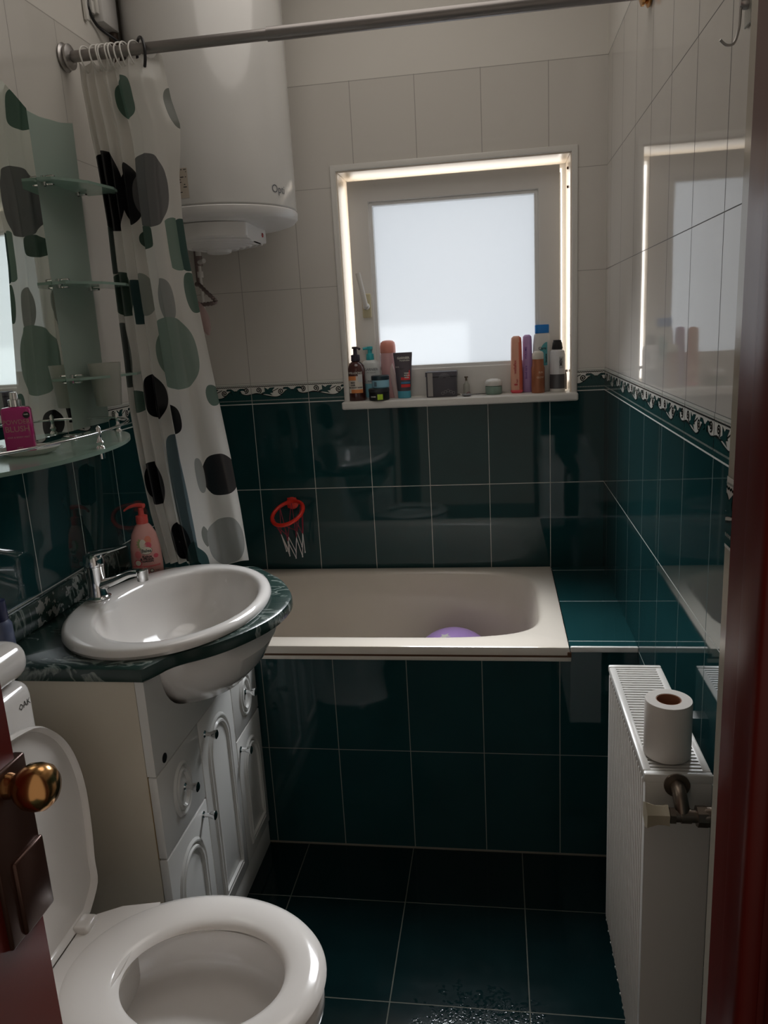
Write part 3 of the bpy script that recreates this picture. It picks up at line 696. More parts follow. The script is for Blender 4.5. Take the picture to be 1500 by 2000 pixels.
# dish and magenta bottle on it
dc = (-1.100, -1.152)
b = BM(); loft(b, [circ(dc, r, z, 40) for r, z in ((.038, SZ+.0045), (.050, SZ+.008), (.060, SZ+.017), (.0585, SZ+.017), (.048, SZ+.010), (.030, SZ+.008))]); tag(obj('soap_dish', b, M['tumbler'], None, 50), 'round frosted glass dish under the magenta bottle', 'dish')
def powder():
    c = (-1.115, -1.152); z0 = SZ+.0085; rot = math.radians(24)
    t = thing('perfume_bottle', 'magenta body mist bottle with a silver cap on the glass shelf', 'bottle', (*c, z0))
    b = BM(); body(b, c, [(.0255, .014, z0), (.0275, .016, z0+.003), (.0275, .016, z0+.084), (.0245, .0135, z0+.089), (.010, .010, z0+.091)], 6, rot)
    obj('bottle', b, pm('magenta', (.55, .03, .22), .15, coat=.4), t, 40)
    b = BM(); lathe(b, (*c, z0+.091), [(.0125, 0), (.0125, .013), (.0078, .0145), (.0078, .026), (.0065, .028)], 28); obj('spray_cap', b, M['chrome'], t, 40)
    gl = pm('foil', (.62, .28, .30), .35, metal=.4); ux = Vector((math.cos(rot), math.sin(rot), 0))
    def F(u0, v0): return lambda u, v: Vector((*c, z0))+ux*(u+u0)+Vector((math.sin(rot), -math.cos(rot), 0))*.0166+Vector((0, 0, v+v0))
    text('lettering', 'POWDER', .0125, F(0, .061), gl, t, bold=.0001, sx=.95); text('lettering', 'BLUSH', .0155, F(0, .047), gl, t, bold=.0002)
    lw = pm('pale_print', (.75, .45, .5), .5); text('lettering', 'HAIR & BODY MIST', .0048, F(0, .031), lw, t)
    text('lettering', 'H&M', .005, F(0, .010), lw, t)
    b = BM(); lathe(b, F(.020, .074)(0, 0), [(.0065, 0), (.0065, .0006)], 24, (math.sin(rot), -math.cos(rot), 0)); bd = tag(obj('sticker', b, M['black'], t), 'round black sticker')
    text('lettering', 'HAIR', .0036, lambda u, v: F(.020, .0752)(u, v)+Vector((0, -.0009, 0)), M['bwhite'], t, bold=.0002)
powder()
b = BM(); lathe(b, (-1.130, -1.297, .8405), [(.026, 0), (.027, .002), (.026, .075), (.020, .085)], 28); bt = tag(obj('bottle', b, pm('blue_grey', (.10, .12, .20), .3), None, 40), 'dark blue bottle at the near left corner of the counter', 'bottle')
b = BM(); lathe(b, (-1.130, -1.297, .9255), [(.021, 0), (.0215, .002), (.020, .038), (.016, .040)], 28); obj('cap', b, pm('navy', (.02, .025, .08), .3), bt, 40)

# ------------------------------------------------------------------ shower rod, curtain
RY, RZ = -.655, 2.098
rod = thing('shower_rod', 'grey metal telescopic shower curtain rod across the bath', 'curtain rod', (XL, RY, RZ))
b = BM(); tube(b, [(XL+.002, RY, RZ), (-.66, RY, RZ)], .0125, 20); obj('inner_tube', b, M['rodm'], rod, 50)
b = BM(); tube(b, [(-.672, RY, RZ), (XR-.002, RY, RZ)], .0150, 20); obj('outer_tube', b, M['rodm'], rod, 50)
b = BM(); lathe(b, (XL+.0015, RY, RZ), [(.030, 0), (.032, .004), (.026, .008), (.022, .010), (.028, .013), (.028, .018), (.018, .022)], 32, (1, 0, 0)); obj('end_cap', b, M['steel'], rod, 40)
b = BM(); lathe(b, (XR-.0015, RY, RZ), [(.030, 0), (.032, .004), (.026, .008), (.022, .010), (.028, .013), (.028, .018), (.018, .022)], 32, (-1, 0, 0)); obj('end_cap', b, M['brass'], rod, 40)
TAB = [(2.100, -1.145, -.936), (2.076, -1.143, -.934), (1.987, -1.136, -.922), (1.93, -1.133, -.906), (1.873, -1.127, -.912), (1.816, -1.124, -.921), (1.721, -1.12, -.924), (1.637, -1.122, -.92), (1.514, -1.123, -.907), (1.387, -1.123, -.894), (1.256, -1.125, -.879), (1.121, -1.117, -.865), (.982, -1.104, -.854), (.839, -1.079, -.846), (.80, -1.07, -.84)]
def tab(z, k):
    for a, c in zip(TAB, TAB[1:]):
        if a[0] >= z >= c[0]:
            t_ = (a[0]-z)/(a[0]-c[0]); return a[k]*(1-t_)+c[k]*t_
    return TAB[0][k] if z > TAB[0][0] else TAB[-1][k]
DOTS = [(0.506, 1.997, 0.12, 0.049, 0.398, 0.626, 'sage'), (1.013, 1.967, 0.081, 0.046, 0.92, 1.082, 'grey'), (0.117, 1.794, 0.161, 0.093, -0.02, 0.298, 'blk'), (0.357, 1.783, 0.1, 0.072, 0.277, 0.437, 'blk'), (0.647, 1.784, 0.238, 0.083, 0.363, 0.893, 'smoke'), (0.53, 1.679, 0.115, 0.027, 0.348, 0.652, 'dsage'), (0.894, 1.659, 0.133, 0.062, 0.82, 0.934, 'sage2'), (0.98, 1.657, 0.106, 0.062, 0.933, 1.046, 'teal'), (0.03, 1.656, 0.082, 0.056, -0.095, 0.055, 'dgreen'), (0.116, 1.55, 0.136, 0.054, 0, 0.239, 'dsage'), (0.269, 1.529, 0.121, 0.055, 0.239, 0.383, 'teal2'), (0.392, 1.546, 0.064, 0.052, 0.340, 0.456, 'lsage'), (0.673, 1.527, 0.094, 0.054, 0.579, 0.767, 'grey2'), (0.968, 1.543, 0.081, 0.049, 0.893, 1.043, 'sage'), (0.654, 1.398, 0.239, 0.09, 0.385, 0.888, 'lsage2'), (0.041, 1.399, 0.079, 0.082, -0.044, 0.121, 'dgrey'), (0.32, 1.291, 0.116, 0.058, 0.21, 0.43, 'blk'), (0.103, 1.28, 0.081, 0.029, 0.063, 0.185, 'sage'), (0.951, 1.287, 0.068, 0.027, 0.883, 1.03, 'sage'), (0.524, 1.232, 0.079, 0.038, 0.439, 0.598, 'blk'), (0.877, 1.08, 0.155, 0.055, 0.733, 1.033, 'blk'), (0.133, 1.061, 0.103, 0.058, 0.03, 0.236, 'blk'), (0.430, 1.0, 0.115, 0.19, 0.33, 0.57, 'slate'), (0.281, 0.897, 0.103, 0.053, 0.184, 0.39, 'blk'), (0.64, 0.922, 0.053, 0.028, 0.593, 0.693, 'grey'), (0.456, 0.853, 0.149, 0.043, 0.307, 0.599, 'teal2'), (0.827, 0.902, 0.16, 0.063, 0.672, 0.993, 'grey2'), (0.708, 1.085, 0.033, 0.046, 0.675, 0.747, 'grey2')]
DC = {'blk': (.012, .012, .014), 'sage': (.10, .17, .135), 'dsage': (.07, .115, .09), 'grey': (.22, .235, .21), 'grey2': (.33, .34, .32), 'smoke': (.15, .15, .15), 'sage2': (.18, .27, .22), 'teal': (.03, .085, .075), 'teal2': (.05, .10, .10), 'dgreen': (.06, .09, .075), 'lsage': (.33, .36, .32), 'lsage2': (.24, .32, .27), 'dgrey': (.14, .16, .15), 'slate': (.14, .20, .22)}
def curtain_mat():
    m = bpy.data.materials.new('curtain_film'); m.use_nodes = True; t = NT(m); n = t.n; n.remove(n['Principled BSDF'])
    uv = t.new('ShaderNodeUVMap'); uv.uv_map = 'UVMap'; sp = t.new('ShaderNodeSeparateXYZ'); t.l.new(uv.outputs[0], sp.inputs[0])
    u, v = sp.outputs[0], sp.outputs[1]; col = None; msk = None
    base = t.mix(t.noise(4, 2, uv.outputs[0]), (.86, .84, .79), (.78, .76, .71)); col = base; msk = 0.0
    for s, z, rs, rz, lo, hi, c in DOTS:
        a = t.m('DIVIDE', t.m('SUBTRACT', u, s), rs); d = t.m('DIVIDE', t.m('SUBTRACT', v, z), rz)
        q = t.m('ADD', t.m('POWER', t.m('ABSOLUTE', a), 2.3), t.m('POWER', t.m('ABSOLUTE', d), 2.3))
        k = t.m('LESS_THAN', q, 1.0)
        if lo > s-rs+.022: k = t.m('MULTIPLY', k, t.m('GREATER_THAN', u, lo))
        if hi < s+rs-.022: k = t.m('MULTIPLY', k, t.m('LESS_THAN', u, hi))
        col = t.mix(k, col, DC[c]); msk = t.m('MAXIMUM', msk, k)
    df = t.new('ShaderNodeBsdfDiffuse'); t.l.new(col, df.inputs[0]); tl = t.new('ShaderNodeBsdfTranslucent'); t.l.new(col, tl.inputs[0])
    gl = t.new('ShaderNodeBsdfGlossy'); gl.inputs[1].default_value = .28; gl.inputs[0].default_value = (.9, .9, .9, 1)
    tr = t.new('ShaderNodeBsdfTransparent')
    a = t.new('ShaderNodeMixShader'); a.inputs[0].default_value = .5; t.l.new(df.outputs[0], a.inputs[1]); t.l.new(tl.outputs[0], a.inputs[2])
    b = t.new('ShaderNodeMixShader'); t.put(b.inputs[0], t.m('MULTIPLY', t.m('SUBTRACT', 1.0, msk), .10)); t.l.new(a.outputs[0], b.inputs[1]); t.l.new(tr.outputs[0], b.inputs[2])
    c = t.new('ShaderNodeMixShader'); c.inputs[0].default_value = .05; t.l.new(b.outputs[0], c.inputs[1]); t.l.new(gl.outputs[0], c.inputs[2])
    t.l.new(c.outputs[0], n['Material Output'].inputs[0]); return m
def curtain():
    b = BM(); nu, nv = 260, 150; uvl = b.loops.layers.uv.new('UVMap'); z1, z0 = 2.092, .838; G = []
    sb = [0, .06, .15, .27, .42, 1.0]      # the fold valleys, seen as pleat edges
    def yoff(s, z):
        ss = s+.03*math.sin(z*3.1)*s*(1-s)*4
        for i in range(len(sb)-1):
            if sb[i] <= ss <= sb[i+1]+1e-9:
                k = (ss-sb[i])/(sb[i+1]-sb[i]); w_ = (sb[i+1]-sb[i]); break
        else: k, w_ = 1, .2
        amp = .020+.055*w_
        return -amp*math.sin(PI*min(1, k**.75))-.010*math.sin(9*s+3*z)*s-.009*max(0, s-.42)*math.sin(24*s+1.5*z+1)*(2.1-z)
    for j in range(nv+1):
        z = z1+(z0-z1)*j/nv; row = []
        xl, xr = tab(z, 1), tab(z, 2)
        for i in range(nu+1):
            s = i/nu; top = max(0, (z-2.03)/.05)
            zz = z-(.012*top*abs(math.sin(PI*s*6.2)) if top > 0 else 0)
            y = RY+.018+yoff(s, z)*(1-.45*top)
            x = xl+(xr-xl)*s+.010*math.sin(2*PI*s*7)*.5*(1-abs(2*s-1))
            row.append((b.verts.new((x, y, zz)), s, zz))
        G.append(row)
    for j in range(nv):
        for i in range(nu):
            q = (G[j][i], G[j][i+1], G[j+1][i+1], G[j+1][i]); f = b.faces.new([p[0] for p in q]); f.smooth = True
            for l, p in zip(f.loops, q): l[uvl].uv = (p[1], p[2])
    me = bpy.data.meshes.new('shower_curtain'); b.to_mesh(me); b.free(); me.materials.append(curtain_mat())
    o = bpy.data.objects.new('shower_curtain', me); COL.objects.link(o)
    tag(o, 'translucent white shower curtain with green, grey and black dots, bunched at the wall', 'shower curtain')
curtain()
proto = None
for i, x in enumerate((-1.118, -1.092, -1.082, -1.070, -1.058, -1.048, -1.030, -1.020, -.994)):
    if proto is None:
        b = BM(); tube(b, [Vector((.003*math.sin(2*a), math.sin(a)*.021, -.009+math.cos(a)*.028)) for a in [2*PI*k/28 for k in range(28)]], .0019, 8, closed=True)
        proto = obj('curtain_ring', b, M['white_pl'], None, 60); r = proto
    else: r = proto.copy(); COL.objects.link(r)
    r.location = (x, RY, RZ); r.rotation_euler = (0, 0, random.uniform(-.35, .35))
    tag(r, ('leftmost of the white plastic curtain rings, nearest the left wall', 'second white plastic curtain ring from the left wall', 'third white plastic curtain ring from the left wall', 'fourth white plastic curtain ring from the left wall', 'fifth and middle white plastic curtain ring on the rod', 'sixth white plastic curtain ring from the left wall', 'third last white plastic curtain ring before the black ring', 'second last white plastic curtain ring before the black ring', 'last white plastic curtain ring, next to the black one')[i], 'curtain ring', 'white curtain rings on the rod')
b = BM(); tube(b, [Vector((0, -math.sin(a)*.027, -.012+math.cos(a)*.036)) for a in [2*PI*k/30 for k in range(-9, 17)]], .0036, 10)
r = obj('curtain_ring', b, M['black'], None, 60); r.location = (-.980, RY, RZ); r.rotation_euler = (0, 0, .75)
tag(r, 'single black open curtain ring, rightmost on the rod', 'curtain ring')

# ------------------------------------------------------------------ water heater and pipes
HX, HY, HR, HZ = -.962, -.245, .222, 1.775
def heater():
    t = thing('water_heater', 'large white cylindrical electric water heater hung in the left corner', 'water heater', (HX, HY, 1.70))
    b = BM(); lathe(b, (HX, HY, 0), [(HR-.004, HZ+.004), (HR, HZ+.008), (HR, 2.50), (HR-.03, 2.54)], 96); obj('tank', b, M['heater'], t, 40)
    b = BM(); lathe(b, (HX, HY, 0), [(HR-.001, HZ+.003), (HR+.002, HZ), (HR+.001, HZ-.016), (HR-.008, HZ-.026), (HR-.035, HZ-.034), (.10, HZ-.040), (.02, HZ-.041)], 96); obj('bottom_cover', b, M['heater_cap'], t, 40)
    # control housing: round cover cut flat on its right-hand side
    cx, cy, r, zt, zb = HX-.005, HY-.035, .152, HZ-.036, HZ-.078
    def cut(rr, z):
        P = []
        for i in range(96):
            a = 2*PI*i/96; x, y = rr*math.cos(a), rr*math.sin(a); x = min(x, .118 if rr > .118 else rr)
            P.append(Vector((cx+x, cy+y, z)))
        return P
    b = BM(); prof = [(r, zt), (r, zb+.006), (r-.005, zb+.001), (r-.012, zb)]
    rr = r-.018
    zq = zb
    while rr > .045: prof += [(rr, zq-.001), (rr-.004, zq-.0055), (rr-.008, zq-.006), (rr-.011, zq-.0025)]; rr -= .0185; zq -= .0032
    prof += [(.038, zq-.002), (.034, zq-.010), (.028, zq-.012), (.005, zq-.012)]
    loft(b, [cut(q, z) for q, z in prof]); hc = obj('control_housing', b, M['heater_cap'], t, 30)
    b = BM(); lathe(b, (cx+.1185, cy+.055, zb+.022), [(.0062, -.001), (.0062, .0015), (.003, .003)], 18, (1, 0, 0)); tag(obj('indicator_lamp', b, pm('led_red', (.45, .02, .02), .2), hc, 40), 'red indicator lamp')
    a0 = math.atan2(-1.0, .02)
    b = BM(); n = 14
    def cp(a, z, e=.0008): return Vector((HX+(HR+e)*math.cos(a), HY+(HR+e)*math.sin(a), z))
    ac = math.radians(-99); ha = .125
    loft(b, [[cp(ac-ha+2*ha*i/n, z) for i in range(n+1)] for z in (1.797, 1.872)], False, False, closed=False); st = obj('rating_label', b, M['label'], t)
    rnd = random.Random(3); b = BM()
    for k in range(11):
        z = 1.867-k*.0062; a = ac-ha+.01
        while a < ac+ha-.02:
            w_ = rnd.uniform(.006, .05)
            if rnd.random() < .50: loft(b, [[cp(a, z, .0013), cp(min(a+w_, ac+ha-.01), z, .0013)], [cp(a, z+.0022, .0013), cp(min(a+w_, ac+ha-.01), z+.0022, .0013)]], False, False, closed=False)
            a += w_+.02
    obj('small_print', b, M['ink'], st)
    text('lettering', 'Opti', .030, cylfr(HX, HY, HR+.001, math.radians(-24), 1.822), pm('grey_print', (.12, .13, .15), .4), t)
    # wall bracket on the left side
    b = BM(); box(b, XL+.001, XL+.03, -.30, -.18, 2.1, 2.16, .003); obj('wall_bracket', b, M['steel'], t)
heater()
b = BM()
tube(b, [(-1.105, -.10, 1.735), (-1.105, -.10, 1.60)], .010, 12)
lathe(b, (-1.105, -.10, 1.715), [(.019, 0), (.019, .022)], 6); lathe(b, (-1.100, -.105, 1.655), [(.013, 0), (.013, .03)], 12)
wv = tag(obj('inlet_pipe', b, M['hoseM'], None, 40), 'dull metal inlet pipe below the water heater', 'pipe')
b = BM(); tube(b, [(-1.098, -.105, 1.700), (-1.098, -.105, 1.50)], .0048, 10); lathe(b, (-1.098, -.105, 1.678), [(.009, 0), (.009, .03)], 14); tube(b, [(-1.098, -.11, 1.665), (-1.072, -.13, 1.668)], .007, 12); lathe(b, (-1.098, -.105, 1.620), [(.0095, 0), (.0095, .018)], 14)
obj('safety_valve', b, M['white_pl'], wv, 40)
b = BM(); P = spline([(-1.112, -.11, 1.60), (-1.095, -.13, 1.596), (-1.070, -.15, 1.575), (-1.044, -.16, 1.552), (-1.036, -.16, 1.541), (-1.050, -.16, 1.536), (-1.080, -.15, 1.535), (-1.112, -.14, 1.533)], 8)
tube(b, P, [.0062+.0012*math.sin(i*1.9) for i in range(len(P))], 12); tag(obj('shower_hose', b, M['hoseM'], None, 50), 'bent ribbed metal shower hose sticking out past the curtain', 'hose')
b = BM(); rg = []
for k in range(9):
    z = 1.545-.105*k/8; r = .004+.017*math.sin(PI*k/8)**.8
    rg.append([Vector((-1.095+.003*k+r*math.cos(a), -.16+r*.5*math.sin(a), z)) for a in [2*PI*i/18 for i in range(18)]])
loft(b, rg); tag(obj('sponge_bag', b, M['bag'], None, 60), 'pinkish white bath sponge hanging under the metal hose', 'sponge')
# junction box fixture top left
jb = thing('cable_junction', 'white cable junction fitting high on the left wall by the heater', 'junction box', (XL, -.48, 2.2))
b = BM(); box(b, XL+.0005, XL+.028, -.47, -.385, 2.235, 2.32, .004); obj('housing', b, M['heater_cap'], jb, 40)
for k, (y, z, l) in enumerate(((-.520, 2.222, .06), (-.495, 2.245, .03), (-.478, 2.25, .05))):
    b = BM(); box(b, XL+.002, XL+.012+.004*k, y-.008, y+.007, z, z+l, .003); obj('terminal', b, M['white_pl'], jb, 40)
b = BM(); tube(b, spline([(XL+.005, -.50, 2.3), (XL+.012, -.515, 2.25), (XL+.01, -.47, 2.225), (XL+.04, -.43, 2.20), (XL+.05, -.40, 2.19)], 6), .004, 8); obj('cable', b, M['black'], jb, 50)
b = BM(); tube(b, [(XL+.012, -.40, 2.52), (XL+.012, -.385, 2.15), (XL+.012, -.385, 1.4)], .011, 12); tag(obj('gap_shade_strip', b, pm('gap_shade_brown', (.07, .045, .03), .6), None, 40), 'dark brown vertical strip standing for the shaded gap between the left wall and heater', 'pipe')  # dark strip put in for the shade between wall and heater

# ------------------------------------------------------------------ basketball hoop on the wall
def hoop():
    t = thing('basketball_hoop', 'small red toy basketball hoop with a net on the back wall tiles', 'toy hoop', (-.885, 0, .83))
    C = Vector((-.888, -.072, .833)); ux = Vector((.94, .02, .27)).normalized(); vv = Vector((0, -.80, -.46)); vv = (vv-ux*vv.dot(ux)).normalized()
    R = .058
    b = BM(); tube(b, [C+ux*R*math.cos(a)+vv*R*math.sin(a) for a in [2*PI*i/48 for i in range(48)]], .0068, 12, closed=True)
    obj('ring', b, M['red'], t, 60)
    b = BM(); box(b, -.905, -.872, -.004, -.0005, .835, .872, .002); box(b, -.899, -.878, -.022, -.003, .852, .862, .002); lathe(b, (-.888, -.0005, .852), [(.022, 0), (.018, .004), (.006, .008)], 24, (0, -1, 0))
    obj('mount', b, M['red'], t, 40)
    up = []; lo = []; lo2 = []
    for k in range(8):
        a = 2*PI*k/8+.2; up.append(C+ux*R*math.cos(a)+vv*R*math.sin(a))
        q = Vector((C.x+.010+.040*math.cos(a+.35), C.y+.03*math.sin(a+.35), .752+.012*math.sin(k*2.1))); lo.append(q)
        lo2.append(Vector((C.x+.018+.032*math.cos(a), C.y+.026*math.sin(a), .692+.016*math.sin(k*1.7))))
    for k in range(8):
        b = BM(); tube(b, [up[k], (up[k]+lo[k])/2+Vector((.001, 0, 0)), lo[k]], .0012, 6); tube(b, [up[(k+1) % 8], lo[k]], .0012, 6); obj('net_cord', b, M['redstr'], t)
        b = BM(); tube(b, [lo[k], lo2[k]], .0013, 6); tube(b, [lo[k], lo2[(k+1) % 8]], .0013, 6); lathe(b, lo2[k]-Vector((0, 0, .003)), [(.002, 0), (.002, .005)], 6); obj('net_cord', b, M['whitestr'], t)
hoop()

# ------------------------------------------------------------------ radiator, valve, toilet roll
def radiator():
    x0, x1, y0, y1, z0, z1 = .040, .138, -1.492, -1.105, .165, .756
    t = thing('radiator', 'white panel radiator with a slotted top grille on the right wall', 'radiator', (.09, -1.3, z0))
    b = BM()   # front panel with vertical ribs
    n = 24; P = []
    prof = []
    for i in range(n*4+1):
        y = y0+.012+(y1-y0-.024)*i/(n*4); k = i % 4; prof.append((x0+(.0035 if k in (1, 2) else 0), y))
    prof = [(x0+.001, y0)]+prof+[(x0+.001, y1)]
    rings = []
    for z, d in ((z0, .004), (z0+.012, 0), (z1-.022, 0), (z1-.016, .003)): rings.append([Vector((x+d, y, z)) for x, y in prof])
    loft(b, rings, False, False, closed=False)
    loft(b, [[Vector((x0+.012, y0, z)), Vector((x0+.012, y1, z))] for z in (z0, z1-.016)], False, False, closed=False)
    obj('front_panel', b, M['rad'], t, 30)
    for k in range(12):
        b = BM(); lathe(b, (x0-.0004, y0+.02+k*.0315, z0+.012), [(.0022, -.0), (.0022, .0006)], 8, (-1, 0, 0)); obj('spot_weld', b, M['bwhite'], t)
    b2 = BM(); box(b2, x1-.014, x1, y0+.006, y1-.006, z0, z1-.012, .002); obj('rear_panel', b2, M['rad'], t)
    for (ya, yb) in ((y0, y0+.004), (y1-.004, y1)):
        b = BM(); box(b, x0+.001, x1, ya, yb, z0+.004, z1, .0015); obj('side_cover', b, M['rad'], t)
    # top grille: frame + bars
    b = BM(); box(b, x0-.001, x0+.012, y0+.0125, y1-.0105, z1-.014, z1+.0005, .003); box(b, x1-.012, x1+.001, y0+.0125, y1-.0105, z1-.014, z1+.0005, .003)
    box(b, x0-.001, x1+.001, y0-.001, y0+.012, z1-.014, z1+.001, .003); box(b, x0-.001, x1+.001, y1-.010, y1+.001, z1-.014, z1+.001, .003)
    nb = 38
    for k in range(nb):
        y = y0+.012+(y1-y0-.022)*(k+.5)/nb; box(b, x0+.011, x1-.011, y-.0026, y+.0026, z1-.006, z1-.0005)
    obj('top_grille', b, M['rad'], t, 35)
    b = BM(); box(b, x0+.014, x1-.016, y0+.01, y1-.01, z0+.02, z1-.03); obj('convector_core', b, M['raddark'], t)
    for zz in (z0+.08, z1-.10):
        b = BM(); box(b, x1, XR-.0005, y1-.10, y1-.07, zz, zz+.04); obj('wall_bracket', b, M['rad'], t)
        b = BM(); box(b, x1, XR-.0005, y0+.07, y0+.10, zz, zz+.04); obj('wall_bracket', b, M['rad'], t)
radiator()
def valve():
    y = -1.512; z = .715; dx_ = .014
    t = thing('radiator_valve', 'aged radiator valve with a yellowed plastic cap at the radiator end', 'valve', (.09, y, z))
    b = BM(); lathe(b, (dx_+.052, y-.02, z), [(.017, .0), (.0155, .005), (.015, .016), (.019, .028), (.0205, .032)], 6, (-1, 0, 0)); cap = obj('cap', b, M['valvecap'], t, 30)
    b = BM(); tube(b, [(dx_+.052, y-.02, z), (.160, y-.02, z)], .0095, 16)
    lathe(b, (dx_+.054, y-.02, z), [(.0125, 0), (.0125, .008)], 6, (1, 0, 0)); lathe(b, (dx_+.070, y-.02, z), [(.011, 0), (.011, .014)], 16, (1, 0, 0)); lathe(b, (dx_+.092, y-.02, z), [(.0155, 0), (.0155, .014)], 8, (1, 0, 0)); lathe(b, (.112, y-.02, z), [(.0135, 0), (.0150, .006), (.0150, .020)], 16, (1, 0, 0))
    lathe(b, (.138, y-.02, z), [(.0165, 0), (.0165, .010)], 20, (1, 0, 0))
    obj('body', b, M['valve'], t, 40)
    b = BM(); P = spline([(.088, y-.02, z), (.086, y-.012, z+.016), (.086, y+.002, z+.024), (.086, y+.018, z+.026)], 6); tube(b, P, .0105, 16); lathe(b, (.086, -1.4935, z+.026), [(.019, 0), (.019, .003)], 24, (0, -1, 0))
    obj('elbow', b, M['valve'], t, 50)
    b = BM(); tube(b, [(.152, y-.02, z), (.152, y-.02, .0)], .0075, 12); obj('pipe', b, pm('dark_pipe', (.05, .04, .035), .5), t, 50)
valve()
def roll():
    c = (.084, -1.432); z0 = .758
    t = thing('toilet_roll', 'white toilet paper roll standing on the radiator', 'toilet roll', (*c, z0))
    b = BM(); loft(b, [circ(c, r, z, 56) for r, z in ((.019, z0), (.0345, z0), (.0355, z0+.002), (.0355, z0+.090), (.0345, z0+.092), (.019, z0+.092), (.019, z0))]+[], False, False); bmesh.ops.remove_doubles(b, verts=b.verts[:], dist=1e-5); obj('paper', b, M['paper'], t, 50)
    b = BM(); loft(b, [circ(c, r, z, 40) for r, z in ((.0188, z0), (.0188, z0+.0915), (.0175, z0+.0915), (.0175, z0), (.0188, z0))], False, False); bmesh.ops.remove_doubles(b, verts=b.verts[:], dist=1e-5); tag(obj('cardboard_core', b, M['card'], t, 50), 'brown cardboard core')
roll()
hk = thing('wall_hook', 'silver wire hook high on the right wall', 'hook', (XR, -1.368, 1.8))
b = BM(); box(b, XR-.004, XR-.0005, -1.385, -1.355, 1.795, 1.845, .0015); obj('plate', b, M['tumbler'], hk)
b = BM(); tube(b, spline([(XR-.004, -1.37, 1.825), (XR-.012, -1.370, 1.822), (XR-.014, -1.371, 1.795), (XR-.020, -1.374, 1.775), (XR-.031, -1.378, 1.772), (XR-.040, -1.381, 1.778)], 6), .0018, 10); lathe(b, (XR-.004, -1.37, 1.822), [(.008, 0), (.008, .005), (.005, .010)], 20, (-1, 0, 0)); obj('wire', b, M['steel'], hk, 50)

# ------------------------------------------------------------------ toilet
def toilet():
    cy = -1.602; z = .436
    t = thing('toilet', 'white toilet with its lid raised in the near left corner', 'toilet', (-.7, cy, 0))
    cx = -.672
    def ov(ax, ay, zz, x=cx, n=72, e=2.0, dy=0):
        out = []
        for i in range(n):
            a = 2*PI*i/n; ca, sa = math.cos(a), math.sin(a)
            k = ax*(1.0 if ca > 0 else 1.0)
            out.append(Vector((x+k*math.copysign(abs(ca)**(2/e), ca), cy+dy+ay*math.copysign(abs(sa)**(2/e), sa), zz)))
        return out
    # pan: outside and inside
    b = BM()
    R = [ov(.155, .085, .0, -.78), ov(.150, .080, .02, -.78), ov(.13, .085, .12, -.77), ov(.165, .115, .24, -.73), ov(.200, .150, .33, -.69), ov(.212, .168, .385), ov(.212, .170, .412), ov(.205, .163, .418), ov(.165, .120, .418), ov(.160, .115, .408), ov(.158, .114, .365), ov(.152, .109, .352), ov(.140, .100, .348), ov(.07, .05, .344), ov(.02, .015, .342)]
    loft(b, R)
    box(b, XL+.02, -.80, cy-.10, cy+.10, .26, .418, .02, 3); box(b, XL+.02, -.86, cy-.075, cy+.075, 0, .28, .02, 3)
    obj('bowl', b, M['ceramic'], t, 50)
    # seat ring: puffy section, with a hinge flange behind
    b = BM(); n = 96; rings = []
    for i in range(n):
        a = 2*PI*i/n; ca, sa = math.cos(a), math.sin(a)
        oc = Vector((cx+.218*ca, cy+.182*sa, 0)); ic = Vector((cx+.018+.133*ca, cy+.103*sa, 0))
        ring = []
        for k in range(14):
            q = 2*PI*k/14; u = .5-.5*math.cos(q); h = .0135*math.sin(q)
            if k == 0: u = 0
            ring.append(ic*(1-u)+oc*u+Vector((0, 0, z+h*(1 if h > 0 else .8))))
        rings.append(ring)
    rings.append(rings[0]); loft(b, rings, False, False); bmesh.ops.remove_doubles(b, verts=b.verts[:], dist=1e-6)
    prism(b, [(-.905, cy-.105), (-.905, cy+.105), (-.855, cy+.135), (-.79, cy+.150), (-.79, cy-.150), (-.855, cy-.135)], .020, lambda u, v, d: Vector((u, v, z-.012+d)))
    obj('seat', b, M['seat_pl'], t, 50)
    for s in (-1, 1):
        b = BM(); box(b, -.915, -.885, cy+s*.085-.02, cy+s*.085+.02, z-.018, z+.018, .006, 3); obj('hinge', b, M['seat_pl'], t, 40)
    # lid raised, outline on a plane leaning slightly back
    b = BM(); L = .395
    pts = []
    half = [(0, .115), (.03, .155), (.075, .163), (.13, .176), (.20, .186), (.26, .182), (.31, .165), (.35, .135), (.38, .09), (L, .0)]
    hs = [(p.x, p.y) for p in spline([(a, c, 0) for a, c in half], 4)]
    out = [(c, a) for a, c in hs]+[(-c, a) for a, c in hs[-2::-1]]
    lean = math.radians(4.5)
    def fr(k, d):
        o_ = []
        for u, v in out:
            uu = u*k; v2 = L/2+(v-L/2)*k
            o_.append(Vector((-.912-math.sin(lean)*v2-d, cy+uu, z+.008+math.cos(lean)*v2)))
        return o_
    loft(b, [fr(.90, .006), fr(.955, .004), fr(.975, -.004), fr(.99, -.006), fr(1, -.002), fr(1, .008), fr(.97, .016), fr(.85, .018)]); obj('lid', b, M['seat_pl'], t, 40)
    # cistern
    b = BM(); box(b, XL+.004, -.985, cy-.185, cy+.182, .43, .872, .028, 4); obj('cistern', b, M['ceramic'], t, 50)
    b = BM(); box(b, XL+.003, -.981, cy-.188, cy+.185, .875, .945, .032, 6); obj('cistern_lid', b, M['ceramic'], t, 50)
    def F(u0, v0): return lambda u, v: Vector((-.9845, cy+u+u0, v+v0))
    text('lettering', 'AK', .016, F(.150, .835), M['ink'], t)
    b = BM(); G = F(.134, .835); loft(b, [[G(a*s, c*s) for a, c in ((.006, 0), (0, .006), (-.006, 0), (0, -.006))] for s in (1, .7)], False, False); obj('logo', b, M['ink'], t)
toilet()

